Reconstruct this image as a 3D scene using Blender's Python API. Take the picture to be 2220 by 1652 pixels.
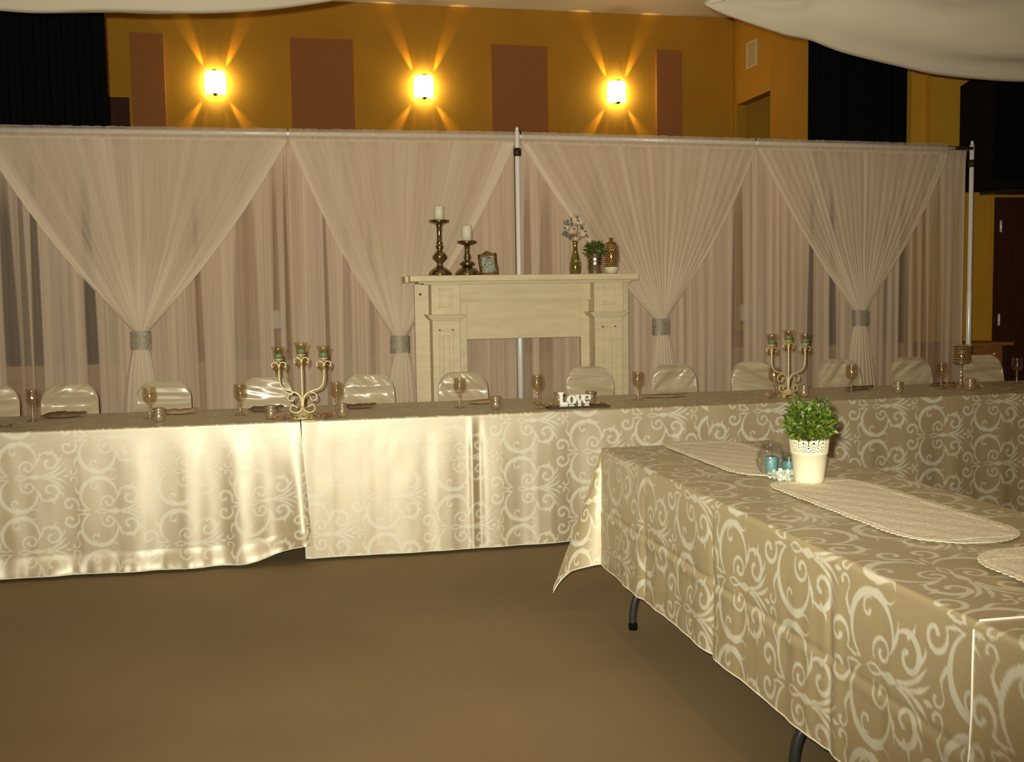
import bpy, bmesh, math, random
import numpy as np
from mathutils import Matrix, Vector

for o in list(bpy.data.objects):
    bpy.data.objects.remove(o, do_unlink=True)
scene = bpy.context.scene
COL = scene.collection
PI = math.pi

# ------------------------------------------------------------------ camera
# world: x runs along the head table, y towards the stage, z up; hall floor z = 0
cam_d = bpy.data.cameras.new('camera')
cam_d.sensor_width = 36.0
cam_d.lens = 2290.3 / 2220 * 36.0
cam_d.clip_start = 0.05
cam = bpy.data.objects.new('camera', cam_d)
COL.objects.link(cam)
RX, UX, FX = (0.97775472, -0.20919586, -0.0152576), (0.03138466, 0.07398935, 0.99676506), (0.20739022, 0.9750706, -0.07890898)
cam.matrix_world = Matrix(((RX[0], UX[0], -FX[0], 0), (RX[1], UX[1], -FX[1], 0), (RX[2], UX[2], -FX[2], 1.374), (0, 0, 0, 1)))
scene.camera = cam

# ------------------------------------------------------------------ light
world = bpy.data.worlds.new('world')
scene.world = world
world.use_nodes = True
bg = world.node_tree.nodes['Background']
bg.inputs[0].default_value = (1.0, 0.62, 0.30, 1)
bg.inputs[1].default_value = 0.07

def lamp(name, kind, loc, energy, color, target=None, **kw):
    d = bpy.data.lights.new(name, kind)
    d.energy = energy
    d.color = color
    for k, v in kw.items():
        setattr(d, k, v)
    o = bpy.data.objects.new(name, d)
    COL.objects.link(o)
    o.location = loc
    if target is not None:
        o.rotation_euler = (Vector(target) - Vector(loc)).to_track_quat('-Z', 'Y').to_euler()
    return o

# the camera's own flash, above and left of the lens
lamp('camera_flash_offscreen', 'SPOT', (-0.055, -0.01, 1.43), 1320, (1.0, 0.97, 0.81), (0.75, 6.0, 2.5),
     spot_size=math.radians(98), spot_blend=1.0, shadow_soft_size=0.018)
# the hall's own ceiling lamps, one even row above the camera
for lx in (-3.0, 0.6, 4.2):
    lamp('hall_ceiling_lamp_offscreen', 'AREA', (lx, 0.6, 4.74), 24, (1.0, 0.68, 0.34), (lx, 0.6, 0), shape='DISK', size=0.5)

vs = scene.view_settings
vs.view_transform = 'Standard'
vs.look = 'None'
vs.exposure = 0.0
vs.gamma = 1.0
vs.use_curve_mapping = False

# ------------------------------------------------------------------ materials
MATS = {}
def setin(n, key, v):
    if key in n.inputs:
        n.inputs[key].default_value = v

def mat(name, color, rough=0.5, metal=0.0, spec=0.5, noise=None, bump=None, **kw):
    """principled material; noise=(scale, color2, amount) mottling, bump=(scale, strength, distance)"""
    if name in MATS:
        return MATS[name]
    m = bpy.data.materials.new(name)
    m.use_nodes = True
    nt = m.node_tree
    b = nt.nodes['Principled BSDF']
    b.inputs['Base Color'].default_value = (*color, 1)
    b.inputs['Roughness'].default_value = rough
    b.inputs['Metallic'].default_value = metal
    setin(b, 'Specular IOR Level', spec)
    for k, v in kw.items():
        setin(b, k.replace('_', ' ').title().replace('Ior', 'IOR'), v)
    tc = None
    if noise or bump:
        tc = nt.nodes.new('ShaderNodeTexCoord')
    if noise:
        nz = nt.nodes.new('ShaderNodeTexNoise')
        nz.inputs['Scale'].default_value = noise[0]
        nz.inputs['Detail'].default_value = 5
        mp = nt.nodes.new('ShaderNodeMapping')
        mp.inputs['Scale'].default_value = noise[3] if len(noise) > 3 else (1, 1, 1)
        nt.links.new(tc.outputs['Object'], mp.inputs[0])
        nt.links.new(mp.outputs[0], nz.inputs[0])
        mr = nt.nodes.new('ShaderNodeMapRange')
        mr.inputs[1].default_value = 0.35
        mr.inputs[2].default_value = 0.65
        mr.inputs[4].default_value = noise[2]
        nt.links.new(nz.outputs[0], mr.inputs[0])
        mx = nt.nodes.new('ShaderNodeMix')
        mx.data_type = 'RGBA'
        nt.links.new(mr.outputs[0], mx.inputs[0])
        mx.inputs[6].default_value = (*color, 1)
        mx.inputs[7].default_value = (*noise[1], 1)
        nt.links.new(mx.outputs[2], b.inputs['Base Color'])
    if bump:
        nz = nt.nodes.new('ShaderNodeTexNoise')
        nz.inputs['Scale'].default_value = bump[0]
        nz.inputs['Detail'].default_value = 3
        nt.links.new(tc.outputs['Object'], nz.inputs[0])
        bp = nt.nodes.new('ShaderNodeBump')
        bp.inputs['Strength'].default_value = bump[1]
        bp.inputs['Distance'].default_value = bump[2]
        nt.links.new(nz.outputs[0], bp.inputs['Height'])
        nt.links.new(bp.outputs[0], b.inputs['Normal'])
    MATS[name] = m
    return m

def mat_damask(name, bgc, patc, rough_bg=0.42, rough_pat=0.5, spec=0.6):
    m = bpy.data.materials.new(name)
    m.use_nodes = True
    nt = m.node_tree
    b = nt.nodes['Principled BSDF']
    at = nt.nodes.new('ShaderNodeAttribute')
    at.attribute_name = 'weave'
    mx = nt.nodes.new('ShaderNodeMix')
    mx.data_type = 'RGBA'
    mx.inputs[6].default_value = (*bgc, 1)
    mx.inputs[7].default_value = (*patc, 1)
    nt.links.new(at.outputs['Fac'], mx.inputs[0])
    nt.links.new(mx.outputs[2], b.inputs['Base Color'])
    mr = nt.nodes.new('ShaderNodeMapRange')
    mr.inputs[3].default_value = rough_bg
    mr.inputs[4].default_value = rough_pat
    nt.links.new(at.outputs['Fac'], mr.inputs[0])
    nt.links.new(mr.outputs[0], b.inputs['Roughness'])
    setin(b, 'Specular IOR Level', spec)
    setin(b, 'Sheen Weight', 0.0)
    setin(b, 'Sheen Roughness', 0.4)
    setin(b, 'Sheen Tint', (1.0, 0.9, 0.7, 1))
    gl = nt.nodes.new('ShaderNodeBsdfGlossy')
    gl.inputs[0].default_value = (1.0, 0.93, 0.76, 1)
    gl.inputs['Roughness'].default_value = 0.48
    fr = nt.nodes.new('ShaderNodeMapRange')
    fr.inputs[3].default_value = 0.25
    fr.inputs[4].default_value = 0.12
    nt.links.new(at.outputs['Fac'], fr.inputs[0])
    ms = nt.nodes.new('ShaderNodeMixShader')
    nt.links.new(fr.outputs[0], ms.inputs[0])
    nt.links.new(b.outputs[0], ms.inputs[1])
    nt.links.new(gl.outputs[0], ms.inputs[2])
    nt.links.new(ms.outputs[0], nt.nodes['Material Output'].inputs[0])
    MATS[name] = m
    return m

def mat_sheer(name, color, fine=120.0):
    m = bpy.data.materials.new(name)
    m.use_nodes = True
    nt = m.node_tree
    nt.nodes.remove(nt.nodes['Principled BSDF'])
    out = nt.nodes['Material Output']
    at = nt.nodes.new('ShaderNodeAttribute')
    at.attribute_name = 'thread'
    uv = nt.nodes.new('ShaderNodeUVMap')
    mp = nt.nodes.new('ShaderNodeMapping')
    mp.inputs['Scale'].default_value = (fine, 1.2, 1)
    nt.links.new(uv.outputs[0], mp.inputs[0])
    nz = nt.nodes.new('ShaderNodeTexNoise')
    nz.inputs['Scale'].default_value = 1.0
    nz.inputs['Detail'].default_value = 4
    nt.links.new(mp.outputs[0], nz.inputs[0])
    mr = nt.nodes.new('ShaderNodeMapRange')
    mr.inputs[1].default_value = 0.3
    mr.inputs[2].default_value = 0.7
    mr.inputs[3].default_value = 0.86
    mr.inputs[4].default_value = 1.14
    nt.links.new(nz.outputs[0], mr.inputs[0])
    mul = nt.nodes.new('ShaderNodeMath')
    mul.operation = 'MULTIPLY'
    mul.use_clamp = True
    nt.links.new(at.outputs['Fac'], mul.inputs[0])
    nt.links.new(mr.outputs[0], mul.inputs[1])
    tr = nt.nodes.new('ShaderNodeBsdfTransparent')
    df = nt.nodes.new('ShaderNodeBsdfDiffuse')
    tl = nt.nodes.new('ShaderNodeBsdfTranslucent')
    df.inputs[0].default_value = (*color, 1)
    tl.inputs[0].default_value = (*color, 1)
    m1 = nt.nodes.new('ShaderNodeMixShader')
    m1.inputs[0].default_value = 0.25
    nt.links.new(df.outputs[0], m1.inputs[1])
    nt.links.new(tl.outputs[0], m1.inputs[2])
    m2 = nt.nodes.new('ShaderNodeMixShader')
    nt.links.new(mul.outputs[0], m2.inputs[0])
    nt.links.new(tr.outputs[0], m2.inputs[1])
    nt.links.new(m1.outputs[0], m2.inputs[2])
    nt.links.new(m2.outputs[0], out.inputs[0])
    MATS[name] = m
    return m

def mat_glass(name, tint, gloss=0.12, rough=0.03, edge=0.35):
    m = bpy.data.materials.new(name)
    m.use_nodes = True
    nt = m.node_tree
    nt.nodes.remove(nt.nodes['Principled BSDF'])
    out = nt.nodes['Material Output']
    tr = nt.nodes.new('ShaderNodeBsdfTransparent')
    tr.inputs[0].default_value = (*tint, 1)
    gl = nt.nodes.new('ShaderNodeBsdfGlossy')
    gl.inputs['Roughness'].default_value = rough
    fr = nt.nodes.new('ShaderNodeLayerWeight')
    fr.inputs[0].default_value = 0.12
    ad = nt.nodes.new('ShaderNodeMath')
    ad.operation = 'MULTIPLY_ADD'
    ad.use_clamp = True
    ad.inputs[1].default_value = edge
    ad.inputs[2].default_value = gloss
    nt.links.new(fr.outputs['Facing'], ad.inputs[0])
    mx = nt.nodes.new('ShaderNodeMixShader')
    nt.links.new(ad.outputs[0], mx.inputs[0])
    nt.links.new(tr.outputs[0], mx.inputs[1])
    nt.links.new(gl.outputs[0], mx.inputs[2])
    nt.links.new(mx.outputs[0], out.inputs[0])
    MATS[name] = m
    return m

def mat_emit(name, color, strength):
    m = bpy.data.materials.new(name)
    m.use_nodes = True
    nt = m.node_tree
    nt.nodes.remove(nt.nodes['Principled BSDF'])
    e = nt.nodes.new('ShaderNodeEmission')
    e.inputs[0].default_value = (*color, 1)
    e.inputs[1].default_value = strength
    nt.links.new(e.outputs[0], nt.nodes['Material Output'].inputs[0])
    MATS[name] = m
    return m

def mat_leaf(name, c1, c2, rough=0.45):
    m = bpy.data.materials.new(name)
    m.use_nodes = True
    nt = m.node_tree
    b = nt.nodes['Principled BSDF']
    at = nt.nodes.new('ShaderNodeAttribute')
    at.attribute_name = 'tone'
    mx = nt.nodes.new('ShaderNodeMix')
    mx.data_type = 'RGBA'
    mx.inputs[6].default_value = (*c1, 1)
    mx.inputs[7].default_value = (*c2, 1)
    nt.links.new(at.outputs['Fac'], mx.inputs[0])
    nt.links.new(mx.outputs[2], b.inputs['Base Color'])
    b.inputs['Roughness'].default_value = rough
    MATS[name] = m
    return m

M_floor = mat('floor_vinyl', (0.220, 0.155, 0.078), 0.7, spec=0.12, noise=(1.3, (0.25, 0.178, 0.092), 1.0), bump=(60, 0.05, 0.002))
M_ochre = mat('ochre_paint', (0.56, 0.29, 0.028), 0.75, spec=0.15, noise=(2.0, (0.52, 0.26, 0.025), 1.0))
M_ceil = mat('ceiling_paint', (0.74, 0.66, 0.53), 0.85, spec=0.1)
M_panel = mat('acoustic_fabric', (0.36, 0.14, 0.045), 0.95, spec=0.05, noise=(90, (0.42, 0.18, 0.06), 1.0))
M_black = mat('black_velour', (0.004, 0.005, 0.005), 0.95, spec=0.05)
M_speaker = mat('black_carpet', (0.010, 0.007, 0.006), 0.9, spec=0.1)
M_dkbrown = mat('dark_brown_door', (0.060, 0.020, 0.009), 0.6, spec=0.2, noise=(4, (0.045, 0.015, 0.007), 1.0, (8, 8, 0.6)))
M_wood = mat('cabinet_wood', (0.36, 0.15, 0.04), 0.5, noise=(5, (0.24, 0.09, 0.02), 1.0, (1, 8, 8)))
M_stage = mat('stage_wood', (0.40, 0.24, 0.12), 0.6, noise=(3, (0.33, 0.19, 0.09), 1.0, (0.6, 6, 6)))
M_cream = mat('cream_wood', (0.70, 0.59, 0.37), 0.45, spec=0.35, noise=(6, (0.64, 0.53, 0.32), 1.0, (1, 1, 5)))
M_chrome = mat('brushed_aluminium', (0.92, 0.90, 0.86), 0.30, metal=0.15, spec=1.0)
M_satin = mat('ivory_satin', (0.50, 0.41, 0.26), 0.32, spec=1.0)
M_tubegrey = mat('grey_leg_enamel', (0.028, 0.028, 0.026), 0.35, spec=0.5)
M_tabletop = mat('table_plastic', (0.45, 0.42, 0.36), 0.6)
M_damask = mat_damask('champagne_damask', (0.39, 0.305, 0.160), (0.63, 0.59, 0.44), 0.45, 0.5, 0.4)
M_hem = mat('hem_thread', (0.86, 0.80, 0.68), 0.5)
M_sheer_back = mat_sheer('blush_voile', (0.80, 0.63, 0.46), 300)
M_sheer = mat_sheer('ivory_voile', (0.85, 0.71, 0.53), 60)
M_rhine = mat('rhinestone', (1.0, 0.96, 0.86), 0.2, metal=1.0)
M_band = mat('silver_mesh', (0.34, 0.30, 0.22), 0.55, metal=0.2)
M_ceilcloth = mat('ceiling_voile', (0.60, 0.52, 0.38), 0.85, spec=0.1)
M_amber = mat_glass('amber_glass', (0.93, 0.87, 0.76), 0.12, 0.11)
M_ambercup = mat_glass('amber_cup_glass', (0.90, 0.84, 0.70), 0.12, 0.11)
M_clear = mat_glass('clear_glass', (0.93, 0.95, 0.95), 0.08, 0.08, 0.75)
M_crystal = mat_glass('crystal_glass', (0.92, 0.82, 0.66), 0.08, 0.03)
M_mercury = mat('mercury_glass', (0.40, 0.31, 0.15), 0.14, metal=0.9, noise=(30, (0.26, 0.20, 0.09), 1.0))
M_votive = mat('pearl_mercury_glass', (0.56, 0.45, 0.28), 0.16, metal=0.75, noise=(45, (0.70, 0.58, 0.38), 1.0))
M_candle = mat('ivory_wax', (0.74, 0.68, 0.50), 0.5)
M_teal = mat('teal_wax', (0.11, 0.26, 0.26), 0.45)
M_green_wax = mat('pale_green_wax', (0.20, 0.36, 0.25), 0.4)
M_iron = mat('gilded_cream_iron', (0.66, 0.56, 0.26), 0.32, spec=0.6, metal=0.25, bump=(160, 0.5, 0.002))
M_white = mat('white_painted_wood', (0.84, 0.82, 0.76), 0.4)
M_pot = mat('cream_enamel', (0.70, 0.63, 0.45), 0.38)
M_lace = mat('ivory_lace', (0.86, 0.78, 0.60), 0.9, spec=0.1, noise=(150, (0.62, 0.53, 0.37), 1.0), bump=(110, 0.6, 0.003))
M_napkin = mat('brown_napkin', (0.11, 0.055, 0.022), 0.7, noise=(30, (0.16, 0.085, 0.035), 1.0))
M_frame = mat('antique_bronze', (0.16, 0.09, 0.03), 0.35, metal=0.8, bump=(120, 0.6, 0.002))
M_picture = mat('patterned_print', (0.50, 0.52, 0.42), 0.7, noise=(110, (0.06, 0.07, 0.05), 1.0))
M_bucket = mat('galvanised_metal', (0.62, 0.59, 0.54), 0.25, metal=1.0)
M_hob = mat('amber_hobnail_glass', (0.46, 0.24, 0.05), 0.1, metal=0.85)
M_greenvase = mat('olive_glass', (0.42, 0.36, 0.10), 0.1, metal=0.8)
M_leaf = mat_leaf('boxwood_leaf', (0.010, 0.038, 0.004), (0.14, 0.175, 0.012))
M_petalw = mat_leaf('white_petal', (0.40, 0.43, 0.35), (0.58, 0.58, 0.48), 0.7)
M_petalb = mat_leaf('brown_petal', (0.16, 0.075, 0.025), (0.42, 0.24, 0.09), 0.7)
M_petalp = mat_leaf('pink_petal', (0.72, 0.42, 0.28), (0.85, 0.62, 0.44), 0.7)
M_petalc = mat_leaf('cream_petal', (0.78, 0.70, 0.46), (0.88, 0.82, 0.62), 0.7)
M_petalg = mat_leaf('dusty_leaf', (0.10, 0.125, 0.085), (0.24, 0.26, 0.19), 0.7)
M_stem = mat('plant_stem', (0.08, 0.09, 0.03), 0.7)
M_darktray = mat('dark_wood_tray', (0.035, 0.022, 0.012), 0.5)
M_shade = mat_emit('lit_glass_shade', (1.0, 0.80, 0.42), 33)
M_bronze = mat('dark_bronze', (0.05, 0.03, 0.015), 0.5, metal=0.6)
M_vent = mat('vent_enamel', (0.72, 0.58, 0.36), 0.5)

# ------------------------------------------------------------------ helpers
def tag(o, label=None, cat=None, group=None, kind=None):
    if label: o['label'] = label
    if cat: o['category'] = cat
    if group: o['group'] = group
    if kind: o['kind'] = kind
    return o

def thing(name, label, cat, loc=(0, 0, 0), rotz=0.0, group=None):
    o = bpy.data.objects.new(name, None)
    o.empty_display_size = 0.1
    COL.objects.link(o)
    o.location = loc
    o.rotation_euler = (0, 0, rotz)
    return tag(o, label, cat, group)

def link_mesh(name, me, m, parent=None, loc=None, rot=None):
    o = bpy.data.objects.new(name, me)
    COL.objects.link(o)
    if m is not None and not me.materials:
        me.materials.append(m)
    if parent is not None:
        o.parent = parent
    if loc is not None: o.location = loc
    if rot is not None: o.rotation_euler = rot
    return o

def mk(name, V, F, m, parent=None, smooth=True, loc=None, rot=None):
    me = bpy.data.meshes.new(name)
    me.from_pydata([tuple(v) for v in V], [], F)
    if smooth:
        me.polygons.foreach_set('use_smooth', [True] * len(me.polygons))
    me.update()
    return link_mesh(name, me, m, parent, loc, rot)

def bx(b, x0, x1, y0, y1, z0, z1, bev=0.0):
    r = bmesh.ops.create_cube(b, size=1)
    vv = r['verts']
    for v in vv:
        v.co = Vector(((x0 + x1) / 2 + v.co.x * (x1 - x0), (y0 + y1) / 2 + v.co.y * (y1 - y0), (z0 + z1) / 2 + v.co.z * (z1 - z0)))
    if bev > 0:
        es = list({e for v in vv for e in v.link_edges})
        bmesh.ops.bevel(b, geom=es, offset=bev, segments=2, affect='EDGES', profile=0.5)

def box(name, x0, x1, y0, y1, z0, z1, m, parent=None, bev=0.0, loc=None, rot=None):
    b = bmesh.new()
    bx(b, x0, x1, y0, y1, z0, z1, bev)
    me = bpy.data.meshes.new(name)
    b.to_mesh(me); b.free()
    return link_mesh(name, me, m, parent, loc, rot)

def boxes(name, L, m, parent=None, bev=0.0):
    b = bmesh.new()
    for q in L:
        bx(b, *q, bev)
    me = bpy.data.meshes.new(name)
    b.to_mesh(me); b.free()
    return link_mesh(name, me, m, parent)

def lathe(name, prof, m, parent=None, n=24, loc=None, rot=None, mod=None):
    V, F = [], []
    k = len(prof)
    for i, (r, z) in enumerate(prof):
        for j in range(n):
            a = 2 * PI * j / n
            rr = r if mod is None else mod(r, z, a)
            V.append((rr * math.cos(a), rr * math.sin(a), z))
    for i in range(k - 1):
        for j in range(n):
            j2 = (j + 1) % n
            F.append((i * n + j, i * n + j2, (i + 1) * n + j2, (i + 1) * n + j))
    if prof[0][0] > 1e-4: F.append(tuple(reversed(range(n))))
    if prof[-1][0] > 1e-4 and prof[-1][1] > prof[0][1] and mod != 'open' and not name.startswith(('glass', 'cup', 'bowl', 'votive')):
        F.append(tuple(range((k - 1) * n, k * n)))
    return mk(name, V, F, m, parent, True, loc, rot)

def smooth_path(P, sub=6):
    P = [np.array(p, float) for p in P]
    out = []
    for i in range(len(P) - 1):
        p0 = P[max(i - 1, 0)]; p1 = P[i]; p2 = P[i + 1]; p3 = P[min(i + 2, len(P) - 1)]
        for s in range(sub):
            t = s / sub
            out.append(0.5 * ((2 * p1) + (-p0 + p2) * t + (2 * p0 - 5 * p1 + 4 * p2 - p3) * t * t + (-p0 + 3 * p1 - 3 * p2 + p3) * t ** 3))
    out.append(P[-1])
    return np.array(out)

def tube_geo(P, r, n=8):
    P = np.asarray(P, float)
    k = len(P)
    R = np.full(k, r) if np.isscalar(r) else np.asarray(r, float)
    T = np.gradient(P, axis=0)
    T /= np.linalg.norm(T, axis=1)[:, None] + 1e-12
    up = np.array([0, 0, 1.0])
    if abs(T[0] @ up) > 0.9: up = np.array([1.0, 0, 0])
    N = up - T[0] * (T[0] @ up); N /= np.linalg.norm(N)
    V = []
    for i in range(k):
        N = N - T[i] * (T[i] @ N); N /= np.linalg.norm(N) + 1e-12
        B = np.cross(T[i], N)
        for j in range(n):
            a = 2 * PI * j / n
            V.append(P[i] + R[i] * (math.cos(a) * N + math.sin(a) * B))
    F = []
    for i in range(k - 1):
        for j in range(n):
            j2 = (j + 1) % n
            F.append((i * n + j, i * n + j2, (i + 1) * n + j2, (i + 1) * n + j))
    F.append(tuple(reversed(range(n))))
    F.append(tuple(range((k - 1) * n, k * n)))
    return V, F

def tube(name, P, r, m, parent=None, n=8):
    V, F = tube_geo(P, r, n)
    return mk(name, V, F, m, parent)

def merge(parts):
    V, F = [], []
    for v, f in parts:
        k = len(V)
        V += [tuple(p) for p in v]
        F += [tuple(i + k for i in q) for q in f]
    return V, F

def grid_mesh(name, X, Y, Z, m, parent=None, attrs=None, uv=None, smooth=True):
    """X, Y, Z are (a, b) arrays"""
    a, b = X.shape
    co = np.stack([X, Y, Z], -1).reshape(-1, 3).astype(np.float32)
    idx = np.arange(a * b, dtype=np.int32).reshape(a, b)
    q = np.stack([idx[:-1, :-1], idx[1:, :-1], idx[1:, 1:], idx[:-1, 1:]], -1).reshape(-1, 4)
    me = bpy.data.meshes.new(name)
    me.vertices.add(len(co)); me.vertices.foreach_set('co', co.ravel())
    me.loops.add(q.size); me.loops.foreach_set('vertex_index', q.ravel())
    me.polygons.add(len(q)); me.polygons.foreach_set('loop_start', np.arange(0, q.size, 4, dtype=np.int32))
    me.update(calc_edges=True)
    if smooth: me.polygons.foreach_set('use_smooth', np.ones(len(q), dtype=bool))
    for k, v in (attrs or {}).items():
        at = me.attributes.new(k, 'FLOAT', 'POINT')
        at.data.foreach_set('value', v.astype(np.float32).ravel())
    if uv is not None:
        l = me.uv_layers.new(name='UVMap')
        U = np.stack(uv, -1).reshape(-1, 2)[q.ravel()].astype(np.float32)
        l.data.foreach_set('uv', U.ravel())
    me.validate()
    return link_mesh(name, me, m, parent)

def noise1(x, seed, scale, octs=3):
    x = np.asarray(x, float)
    out = np.zeros_like(x); amp = 1.0; tot = 0
    rng = np.random.RandomState(seed)
    for o in range(octs):
        tab = rng.rand(512)
        t = x * scale * 2 ** o + 200
        i = np.floor(t).astype(int); f = t - i; f = f * f * (3 - 2 * f)
        out += amp * (tab[i % 512] * (1 - f) + tab[(i + 1) % 512] * f); tot += amp; amp *= 0.55
    return out / tot

def noise2(x, y, seed, sx, sy, octs=3):
    x = np.asarray(x, float); y = np.asarray(y, float)
    out = np.zeros(np.broadcast(x, y).shape); amp = 1.0; tot = 0
    rng = np.random.RandomState(seed)
    for o in range(octs):
        tab = rng.rand(128, 128)
        u = x * sx * 2 ** o + 60; v = y * sy * 2 ** o + 60
        i = np.floor(u).astype(int); j = np.floor(v).astype(int)
        f = u - i; g = v - j; f = f * f * (3 - 2 * f); g = g * g * (3 - 2 * g)
        T = lambda a, c: tab[a % 128, c % 128]
        out += amp * ((T(i, j) * (1 - f) + T(i + 1, j) * f) * (1 - g) + (T(i, j + 1) * (1 - f) + T(i + 1, j + 1) * f) * g)
        tot += amp; amp *= 0.5
    return out / tot

def sstep(a, b, x):
    t = np.clip((np.asarray(x, float) - a) / (b - a), 0, 1)
    return t * t * (3 - 2 * t)

def copy_tree(o, parent=None):
    c = o.copy(); COL.objects.link(c); c.parent = parent
    for ch in list(o.children):
        copy_tree(ch, c)
    return c

# ------------------------------------------------------------------ damask weave, drawn once as a repeating tile
def damask_tile():
    W, H = 1200, 600                       # 2 x 1 pattern units
    S = 600
    img = np.zeros((H, W))
    st = []
    def stroke(P, w):
        P = np.asarray(P, float)
        seg = np.r_[0, np.cumsum(np.linalg.norm(np.diff(P, axis=0), axis=1))]
        n = max(int(seg[-1] * 260), 6)
        t = np.linspace(0, seg[-1], n)
        X = np.interp(t, seg, P[:, 0]); Y = np.interp(t, seg, P[:, 1])
        w = np.interp(np.linspace(0, 1, n), np.linspace(0, 1, len(w)), w)
        st.append((X, Y, w))
    def arc(cx, cy, r0, r1, a0, a1, w):
        a = np.radians(np.linspace(a0, a1, 60)); r = np.linspace(r0, r1, 60)
        stroke(np.stack([cx + r * np.cos(a), cy + r * np.sin(a)], 1), w)
    def spl(P, w):
        stroke(smooth_path([(p[0], p[1]) for p in P], 8), w)
    arc(-0.07, 0.225, 0.235, 0.225, 238, -18, [.010, .022, .034, .036, .030, .018, .006])
    arc(0.045, 0.125, 0.105, 0.025, 215, -190, [.008, .017, .017, .014, .020])
    arc(-0.115, 0.345, 0.075, 0.022, 60, 330, [.004, .012, .013, .020])
    arc(-0.445, 0.105, 0.115, 0.025, -35, 330, [.008, .022, .024, .018, .022])
    spl([(-0.352, 0.04), (-0.27, 0.02), (-0.2, 0.03)], [.010, .016, .008])
    arc(0.315, 0.19, 0.155, 0.028, 152, -240, [.006, .022, .032, .028, .020, .024])
    spl([(0.13, 0.14), (0.19, 0.25), (0.21, 0.36)], [.006, .024, .002])
    spl([(0.31, 0.30), (0.36, 0.345), (0.375, 0.40)], [.022, .018, .002])
    spl([(0.44, 0.20), (0.475, 0.25), (0.48, 0.30)], [.020, .014, .002])
    spl([(0.22, 0.018), (0.32, 0.04), (0.42, 0.10), (0.50, 0.19)], [.014, .020, .020, .002])
    spl([(0.24, 0.0), (0.36, 0.012), (0.46, 0.05), (0.54, 0.11)], [.010, .016, .022, .002])
    spl([(0.47, 0.0), (0.52, 0.0), (0.57, 0.0)], [.002, .026, .002])
    spl([(0.05, 0.0), (0.13, 0.0), (0.21, 0.0)], [.016, .046, .012])
    spl([(-0.12, 0.0), (-0.05, 0.03), (0.05, 0.0)], [.006, .012, .010])
    spl([(-0.13, 0.455), (-0.02, 0.475), (0.10, 0.43), (0.17, 0.475)], [.002, .016, .014, .002])
    spl([(-0.33, 0.26), (-0.37, 0.33), (-0.35, 0.40)], [.024, .016, .002])
    arc(-0.40, 0.44, 0.07, 0.02, -60, 190, [.004, .012, .012, .018])
    for ox, oy in ((0.5, 0.5), (1.5, 0.0)):
        for X, Y, w in st:
            for sg in (1, -1):
                for x, y, r in zip(X + ox, sg * Y + oy, w):
                    px, py, pr = x * S, y * S, r * S * 0.78
                    k = int(pr) + 3
                    ix = np.arange(int(px) - k, int(px) + k + 2); iy = np.arange(int(py) - k, int(py) + k + 2)
                    d = np.sqrt((ix[None] - px) ** 2 + (iy[:, None] - py) ** 2)
                    v = np.clip((pr - d) / 2.5 + 0.5, 0, 1)
                    gx, gy = np.meshgrid(ix % W, iy % H)
                    img[gy, gx] = np.maximum(img[gy, gx], v)
    return img
TILE = damask_tile()
UNIT = 0.375
def weave(u, v):
    """u, v in metres along / across the motif axis"""
    H, W = TILE.shape
    a = (u / UNIT * 600) % W; b = (v / UNIT * 600) % H
    i = np.floor(a).astype(int); j = np.floor(b).astype(int); f = a - i; g = b - j
    i2 = (i + 1) % W; j2 = (j + 1) % H; i %= W; j %= H
    return (TILE[j, i] * (1 - f) + TILE[j, i2] * f) * (1 - g) + (TILE[j2, i] * (1 - f) + TILE[j2, i2] * f) * g

# ================================================================== SETTING
fl = box('floor', -7, 9, -5, 12.6, -0.1, 0.0, M_floor); tag(fl, 'brown vinyl hall floor with faint scuffs', kind='structure')
ce = box('ceiling', -7, 9, -5, 12.6, 4.80, 4.9, M_ceil); tag(ce, 'pale painted ceiling above the stage', kind='structure')
wb = box('wall_back', -7, 9, 12.6, 12.75, 0, 4.8, M_ochre); tag(wb, 'ochre back wall of the stage with sconces', kind='structure')
wl = box('wall_left', -7.15, -7, -5, 12.75, 0, 4.8, M_ochre); tag(wl, 'ochre side wall of the hall', kind='structure')
wr = box('wall_right', 9, 9.15, -5, 12.75, 0, 4.8, M_ochre); tag(wr, 'ochre side wall beyond the brown door', kind='structure')
# stage platform
sp = box('stage_platform', -7, 5.9, 8.75, 12.6, 0.0, 0.90, M_stage); tag(sp, 'tan wooden stage behind the sheer backdrop', kind='structure')
# side wall of the stage with a passage
ws = boxes('wall_stage_side', [(5.573, 5.70, 12.50, 12.6, 0.9, 4.8), (5.573, 5.70, 11.41, 12.50, 3.72, 4.8), (5.50, 5.70, 9.3, 11.41, 0.9, 4.8)], M_ochre)
tag(ws, 'warm ochre stage side wall with an open passage', kind='structure')
# hall front wall to the right of the stage
wf = boxes('wall_front', [(5.69, 6.31, 8.60, 8.75, 0, 4.8), (6.31, 7.35, 8.60, 8.75, 2.24, 4.8), (7.35, 9, 8.60, 8.75, 0, 4.8), (5.55, 5.69, 8.68, 8.75, 0, 4.8)], M_ochre)
tag(wf, 'ochre front wall beside the stage', kind='structure')
d1 = box('door_1', 6.345, 7.30, 8.615, 8.665, 0.005, 2.215, M_dkbrown); tag(d1, 'dark brown door with silver hinges', kind='structure')
for hz in (1.955, 1.10, 0.25):
    hg = lathe('hinge', [(0.0, -0.055), (0.011, -0.052), (0.011, 0.052), (0.0, 0.055)], M_chrome, d1, 10, loc=(6.43, 8.604, hz))
t1 = boxes('trim_1', [(6.305, 6.345, 8.585, 8.68, 0, 2.255), (7.30, 7.34, 8.585, 8.68, 0, 2.255), (6.345, 7.30, 8.585, 8.68, 2.217, 2.255)], M_ochre)
tag(t1, 'ochre door casing', kind='structure')
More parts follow.
